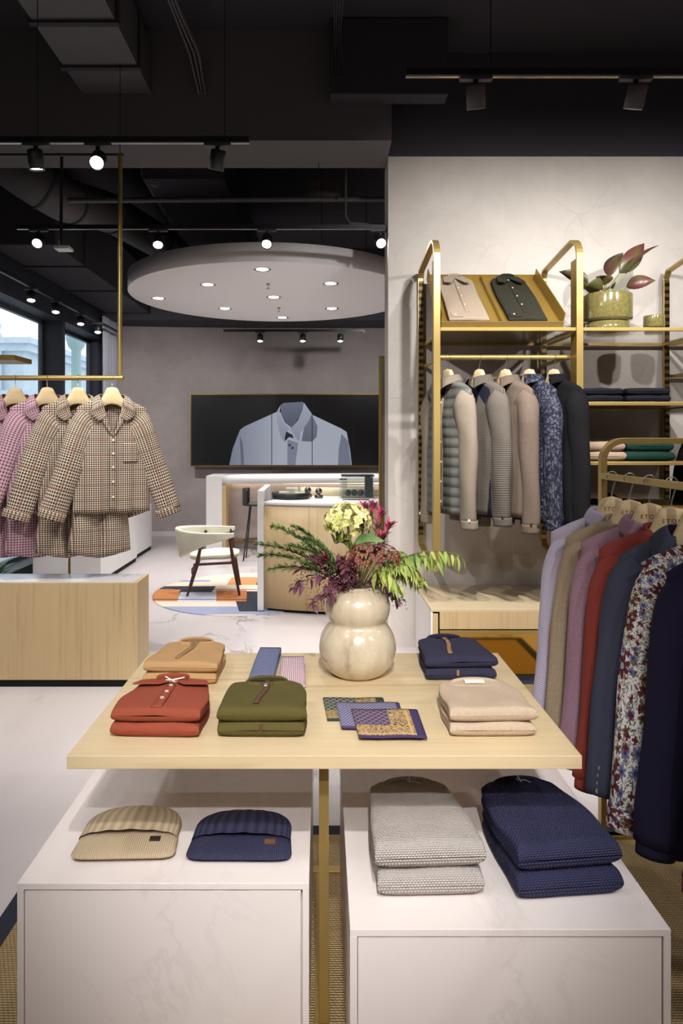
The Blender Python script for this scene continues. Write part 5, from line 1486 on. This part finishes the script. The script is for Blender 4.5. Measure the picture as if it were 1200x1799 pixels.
MB().bbox(-.035, .035, -.03, .03, .17, .178, b=.002).build('lid', M['black'], t)
o = MB().bbox(-.12, .12, -.015, .015, 0, .006, b=.002).build('pen_tray', M['black']); o.location = ctr(625, 6.22); tag(o, 'thin black strip lying on the counter in front of the display box', 'pen tray')
# ------------------------------------------------------------------ back white counter
yk = 9.15; 
t = thing('back_counter', 'white curved counter with recessed front near the video wall', 'counter', (X(362, yk), yk, 0)); X0 = t.location.x
zk = Z(836, yk); zkb = Z(850, yk)
MB().bbox(0, X(390, yk)-X0, 0, .6, 0, zk, b=.004).build('end_panel', M['whitep'], t)
mb = MB()
vs = []; fs = []; n = 24; x_a = X(390, yk)-X0; x_b = 2.6
for i in range(n+1):
    x = x_a+(x_b-x_a)*i/n; yy = -.0+.28*(i/n)**1.6
    for y in (yy, yy+.6):
        for z in (zkb, zk): vs.append((x, y, z))
for i in range(n):
    a = i*4; b = a+4; fs += [(a, b, b+1, a+1), (a+2, a+3, b+3, b+2), (a+1, b+1, b+3, a+3), (a, a+2, b+2, b)]
fs += [(0, 1, 3, 2)]
mb.add(vs, fs, None, True).build('top_slab', M['whitep'], t)
MB().bbox(x_a, x_a+.05, .01, .5, .0, zkb-.002, b=.002).build('oak_lining', M['oakv'], t)
MB().box(x_a+.05, x_b, .42, .60, .0, zkb-.002).build('recessed_panel', grey, t)
MB().bbox(x_a+.05, x_b, .33, .42, .1, .13, b=.002).build('foot_rail', M['brassd'], t)
MB().box(x_a+.06, x_b, .36, .375, zkb-.02, zkb-.004).build('light_strip', emis('warm strip', (1, .78, .5, 1), 5), t)
# bar stool
t = thing('bar_stool', 'black bar stool with thin legs between the two counters', 'stool', (X(449, 8.7), 8.7, 0))
MB().grid(lambda u, v: Vector((.16*v*cos(u*2*pi), .16*v*sin(u*2*pi), .68+.012*v*v)), 28, 6, close=True).build('seat', M['black'], t, solid=.03)
MB().grid(lambda u, v: Vector((.155*cos(2.2+u*1.9), .155*sin(2.2+u*1.9), .69+v*.20)), 16, 6).build('backrest', M['black'], t, solid=.02)
for a in (.8, 2.35, 3.9, 5.5): MB().tube([(.09*cos(a), .09*sin(a), .67), (.19*cos(a), .19*sin(a), .0)], .009, 8).build('leg', M['black'], t)
MB().tube([(.155*cos(k*pi/12), .155*sin(k*pi/12), .24) for k in range(25)], .006, 6).build('foot_ring', M['black'], t)
# ------------------------------------------------------------------ video wall
yv = 10.62; x0 = X(336, yv); zv0 = Z(818, yv); zv1 = Z(693, yv); pw = X(406.5, yv)-X(335.5, yv)
t = thing('video_screen', 'wide video wall showing a pale blue shirt on black', 'screen', (x0, yv, zv0)); hv = zv1-zv0
MB().bbox(-.015, pw*5+.015, .0, .05, -.015, hv+.015, b=.003).build('frame', M['brassd'], t)
scr = NT('screen black'); scr.set(Base_Color=rgb(6, 6, 8), Roughness=.25, Emission_Color=rgb(14, 14, 16), Emission_Strength=.4)
for k in range(5): MB().bbox(k*pw+.0005, (k+1)*pw-.0005, -.012, -.0, .004, hv-.004, b=.002).build('panel', scr.m, t)
def pic(poly, c1, c2, off, vert=(0, 1), name='shirt_picture', st=.62):
    """flat shape shown on the screen, given in photo pixels, clipped by the panels' height"""
    m = NT(name+str(off)); q = m.sep(m.coord()); f = m.math('MULTIPLY_ADD', q[0] if vert[0] == 'x' else q[2], vert[1], vert[2] if len(vert) > 2 else 0, clamp=True)
    col = m.mix(f, c1, c2); m.set(Base_Color=BLK, Roughness=.3, Emission_Color=col, Emission_Strength=st)
    pts = [(X(px, yv)-x0, Z(py_, yv)-zv0) for px, py_ in poly]
    bm = bmesh.new(); vs = [bm.verts.new((a, -.0125-off*.0006, b)) for a, b in pts]; bm.faces.new(vs); bmesh.ops.triangulate(bm, faces=bm.faces[:])
    me = bpy.data.meshes.new(name); bm.to_mesh(me); bm.free(); me.materials.append(m.m)
    o = bpy.data.objects.new(name, me); COL.objects.link(o); o.parent = t
BL = rgb(190, 196, 212); BD = rgb(140, 146, 166); B3 = rgb(84, 88, 108); B4 = rgb(140, 148, 172)
pic([(403, 817), (409, 788), (422, 755), (430, 749), (470, 731), (490, 722), (500, 735), (520, 752), (545, 727), (600, 753), (609, 759), (615, 790), (618, 817)], BD, BL, 0, ('x', 1.4, -.9))
pic([(424, 817), (424, 790), (421, 764), (427, 780), (429, 817)], B3, BD, 1, ('x', .5, 0))
pic([(594, 817), (595, 790), (600, 762), (612, 775), (617, 817)], B3, BD, 1.5, ('x', .5, -.4))
pic([(505, 773), (508, 773), (524, 778), (519, 817), (505, 817)], BD, B4, 2, ('x', .9, -.9))
pic([(530, 775), (548, 776), (556, 768), (558, 750), (552, 736), (545, 727), (535, 745)], B3, BD, 2.5, ('z', 1, 0))
pic([(493, 712), (498, 708), (531, 706), (536, 710), (533, 722), (513, 752), (500, 742), (494, 728)], B3, B4, 3, ('z', 1.2, -.6))
pic([(493, 712), (491, 726), (497, 742), (508, 752), (501, 768), (499, 775), (493, 768), (487, 740), (487, 722)], BD, BL, 4, ('z', 1, -.1))
pic([(534, 707), (540, 716), (548, 727), (541, 742), (528, 760), (526, 776), (520, 770), (510, 754), (524, 738), (531, 722)], B4, BL, 4.5, ('z', 1, -.1))
pic([(503, 758), (514, 764), (516, 770), (508, 768), (500, 776), (501, 766)], rgb(34, 34, 44), rgb(50, 50, 64), 5)
for px, py_ in ((509, 782), (514, 787)): pic([(px+2.4*cos(a*pi/6), py_+2.4*sin(a*pi/6)) for a in range(12)], rgb(40, 44, 60), rgb(90, 94, 110), 6+px*.001)
for px in (477.5, 548.5): pic([(px-.6, 712 if px > 500 else 728), (px+.6, 712 if px > 500 else 728), (px+.6, 817.5), (px-.6, 817.5)], rgb(24, 24, 30), rgb(24, 24, 30), 8+px*.001, name='panel_seam')
# mirror beside the partition wall
t = thing('standing_mirror', 'tall narrow brass framed mirror edge just left of the plaster wall', 'mirror', (X(671, 5.5), 5.5, 0))
MB().bbox(-.022, .0, 0, .04, .9, Z(625, 5.5), b=.002).bbox(0, .3, 0, .04, Z(625, 5.5)-.02, Z(625, 5.5), b=.002).bbox(-.022, .3, 0, .04, .0, .9, b=.002).build('frame', M['brassd'], t)
MB().box(0, .3, .01, .02, .9, Z(625, 5.5)-.02).build('mirror_glass', NT('mirror').set(Base_Color=rgb(200, 200, 200), Metallic=1, Roughness=.03).m, t)
# ------------------------------------------------------------------ round rug with blocks
rc = Vector((-.78, 6.82)); rw = .86; rh = .93
m = NT('abstract rug'); q = m.sep(m.coord()); x_, y_ = q[0], q[1]
def inbox(ax, bx2, ay, by2, slant=0.0):
    xx = m.math('ADD', x_, m.math('MULTIPLY', y_, slant))
    return m.math('MULTIPLY', m.math('MULTIPLY', m.math('GREATER_THAN', xx, ax), m.math('LESS_THAN', xx, bx2)), m.math('MULTIPLY', m.math('GREATER_THAN', y_, ay), m.math('LESS_THAN', y_, by2)))
col = rgb(226, 208, 190)
blocks = [(-1, -.62, -.32, .1, 0, rgb(196, 128, 76)), (-1, -.30, .10, .24, 0, rgb(44, 46, 58)), (-1, -.45, -.42, -.05, .0, rgb(196, 128, 76)), (-.62, -.30, -.05, .2, 0, rgb(44, 46, 58)), (-.6, -.26, -.42, -.04, .1, rgb(196, 200, 220)), (-.26, .04, -.42, .05, .15, rgb(190, 118, 70)),
          (.04, .34, -.42, .0, .1, rgb(44, 46, 58)), (-1, 1, -.36, -.33, 0, rgb(40, 40, 50)), (-1, 1, -.90, -.62, .1, rgb(150, 156, 184)), (-.1, .12, -.8, -.42, .2, rgb(44, 46, 58)), (.12, .5, -.62, -.42, .2, rgb(150, 156, 184)), (0.1, .6, .3, .62, .1, rgb(50, 52, 66)), (-.2, .1, .3, .7, 0, rgb(200, 140, 92)), (-.9, -.4, .45, .55, 0, rgb(150, 156, 184)), (-.7, .9, .08, .1, 0, rgb(60, 50, 50))]
for a, b, c, d, s_, cc in blocks: col = m.mix(inbox(a, b, c, d, s_), col, cc)
m.set(Base_Color=col, Roughness=.95); m.bump(m.noise(m.coord(), 180, 3)[0], .4, .004)
o = MB().lathe([(0, .0085), (.985, .0085), (1, .005), (1, .0005)], 72).build('round_rug', m.m)
for v in o.data.vertices: v.co.x *= rw; v.co.y *= rh
o.location = (rc.x, rc.y, 0); tag(o, 'round rug with orange, black, white and blue blocks under the armchair', 'rug')
# ------------------------------------------------------------------ armchair
ch = Vector((X(372, 6.85), 6.85, .009))
t = thing('armchair', 'cream upholstered armchair with walnut legs facing right', 'armchair', ch, radians(6))
# local: chair faces +x. size .6
seatm = M['cream']
def seat(u, v):
    a = u*2*pi; r = v
    e = .75; x = .24*r*(abs(cos(a))**e)*(1 if cos(a) > 0 else -1); y = .245*r*(abs(sin(a))**e)*(1 if sin(a) > 0 else -1)
    return Vector((x*1.0+.03, y*(1-.12*(x < 0)), .36+.022*(1-r**4)+x*.04))
MB().grid(seat, 36, 8, close=True).build('seat', seatm, t, solid=.035)
# horn back: band wrapping behind with arms pointing forward
def back(u, v):
    a = radians(62)+u*radians(236)                # from right arm round the back to the left arm
    k = abs(u-.5)*2
    hh = .27*(1-k**1.2)+.038
    x = .27*cos(a)*1.02-.02; y = .29*sin(a)
    if k > .72: x = x+(k-.72)*.42; 
    lean = -.05*(1-k)
    z = .60+.035*(1-k)-v*hh
    return Vector((x+lean*(1-v), y*(1-.12*v*(1-k)), z))
MB().grid(back, 52, 8).build('backrest', seatm, t, solid=.036, sub=1)
for sx, sy in ((.25, .24), (.25, -.24), (-.20, .22), (-.20, -.22)):
    topx = .15 if sx > 0 else -.10
    MB().tube([(topx+.03, sy*1.08, .575 if sx > 0 else .565), ((topx+sx)/2+.02, sy*1.04, .3), (sx*1.1, sy, .0)], [.014, .018, .011], 12).build('leg', M['walnut'], t)
for sy in (-.24, .24): MB().tube([(.22, sy, .315), (-.16, sy*.98, .30)], .013, 10).build('side_rail', M['walnut'], t)
MB().tube([(-.17, -.23, .22), (-.19, 0, .215), (-.17, .23, .22)], .011, 10).build('stretcher', M['walnut'], t)
MB().tube([(.2, -.24, .32), (.22, 0, .315), (.2, .24, .32)], .013, 10).build('front_rail', M['walnut'], t)
# ------------------------------------------------------------------ lighting: unseen spot lamps without fixtures, several added as fill
W = (1, .975, .95)
def L(x, y, z, tx, ty, tz, e, angle=75, blend=.8, rad=.03, col=W):
    lamp('SPOT', (x, y, z), e, None, Vector((tx, ty, tz))-Vector((x, y, z)), angle, blend, rad, col)
# on the display table, from the tracks behind the camera
L(.03, -1.40, 3.1, 0, 2.15, .72, 340, 29); L(.10, -.38, 3.1, 0, 2.15, .72, 290, 36); L(-.7, -.85, 3.1, -.2, 2.1, .6, 40, 40)
# on the rack
L(1.0, -.6, 3.1, 1.0, 2.2, .9, 70, 60); L(2.2, .3, 3.1, 1.1, 2.2, .9, 60, 60)
# on the wall shelving: washer lamps added without heads, to lift the plaster
for x in (.9, 1.7, 2.5): L(x, 3.0, 3.05, x+.1, 5.0, 2.2, 165, 95, 1)
L(-.8, 2.2, 3.1, 1.0, 5.05, 1.1, 150, 55, 1)  # added front-left fill aimed at the plaster wall
# on the pyjamas and the oak counter
L(-1.5, 2.0, 3.1, -1.4, 4.4, 1.1, 90, 75); L(-2.4, 2.0, 3.1, -2.0, 4.4, 1.0, 80, 75)
# rest of the shop: wide fill lamps added over the floor, no fixtures
for x, y, e in ((-1.6, .6, 90), (-1.9, 3.3, 60), (-.1, 3.2, 50), (-.9, 5.4, 40), (-2.2, 6.6, 70), (1.6, 8.5, 110), (3.2, 2.5, 90), (3.2, .0, 90), (-2.2, -1.8, 80), (1.4, -2.2, 80)):
    L(x, y, 3.3, x, y+.1, 0, e*(1.15 if y > 3.1 else 1), 96 if 3.1 < y < 7 and x < 1 else 140, 1, .08)
# bare washer lamps added to brighten the back wall and video wall
for x in (-2.4, -1.3, -.2, .9): L(x, 8.2, 3.1, x, 10.8, 1.5, 105, 110, 1, .05)
# ------------------------------------------------------------------ world, camera, colour
w = bpy.data.worlds.new('World'); SC.world = w; w.use_nodes = True
bg = w.node_tree.nodes['Background']; bg.inputs[0].default_value = rgb(226, 236, 244); bg.inputs[1].default_value = 1.6
cam = bpy.data.cameras.new('Camera'); co = bpy.data.objects.new('Camera', cam); COL.objects.link(co)
co.location = (0, 0, H); co.rotation_euler = (pi/2, 0, 0)
cam.sensor_fit = 'VERTICAL'; cam.sensor_height = 36; cam.sensor_width = 24; cam.lens = F/1799*36
cam.shift_x = (600-PX)/1799; cam.shift_y = -(899.5-PY)/1799
cam.clip_start = .05; cam.clip_end = 200
SC.camera = co
SC.view_settings.view_transform = 'Standard'; SC.view_settings.look = 'None'; SC.view_settings.gamma = 1; SC.view_settings.exposure = 0.0
SC.view_settings.use_curve_mapping = False
SC.cycles.max_bounces = 8; SC.cycles.diffuse_bounces = 5; SC.cycles.glossy_bounces = 4; SC.cycles.transmission_bounces = 6; SC.cycles.transparent_max_bounces = 8
SC.cycles.sample_clamp_indirect = 6; SC.cycles.caustics_reflective = False; SC.cycles.caustics_refractive = False
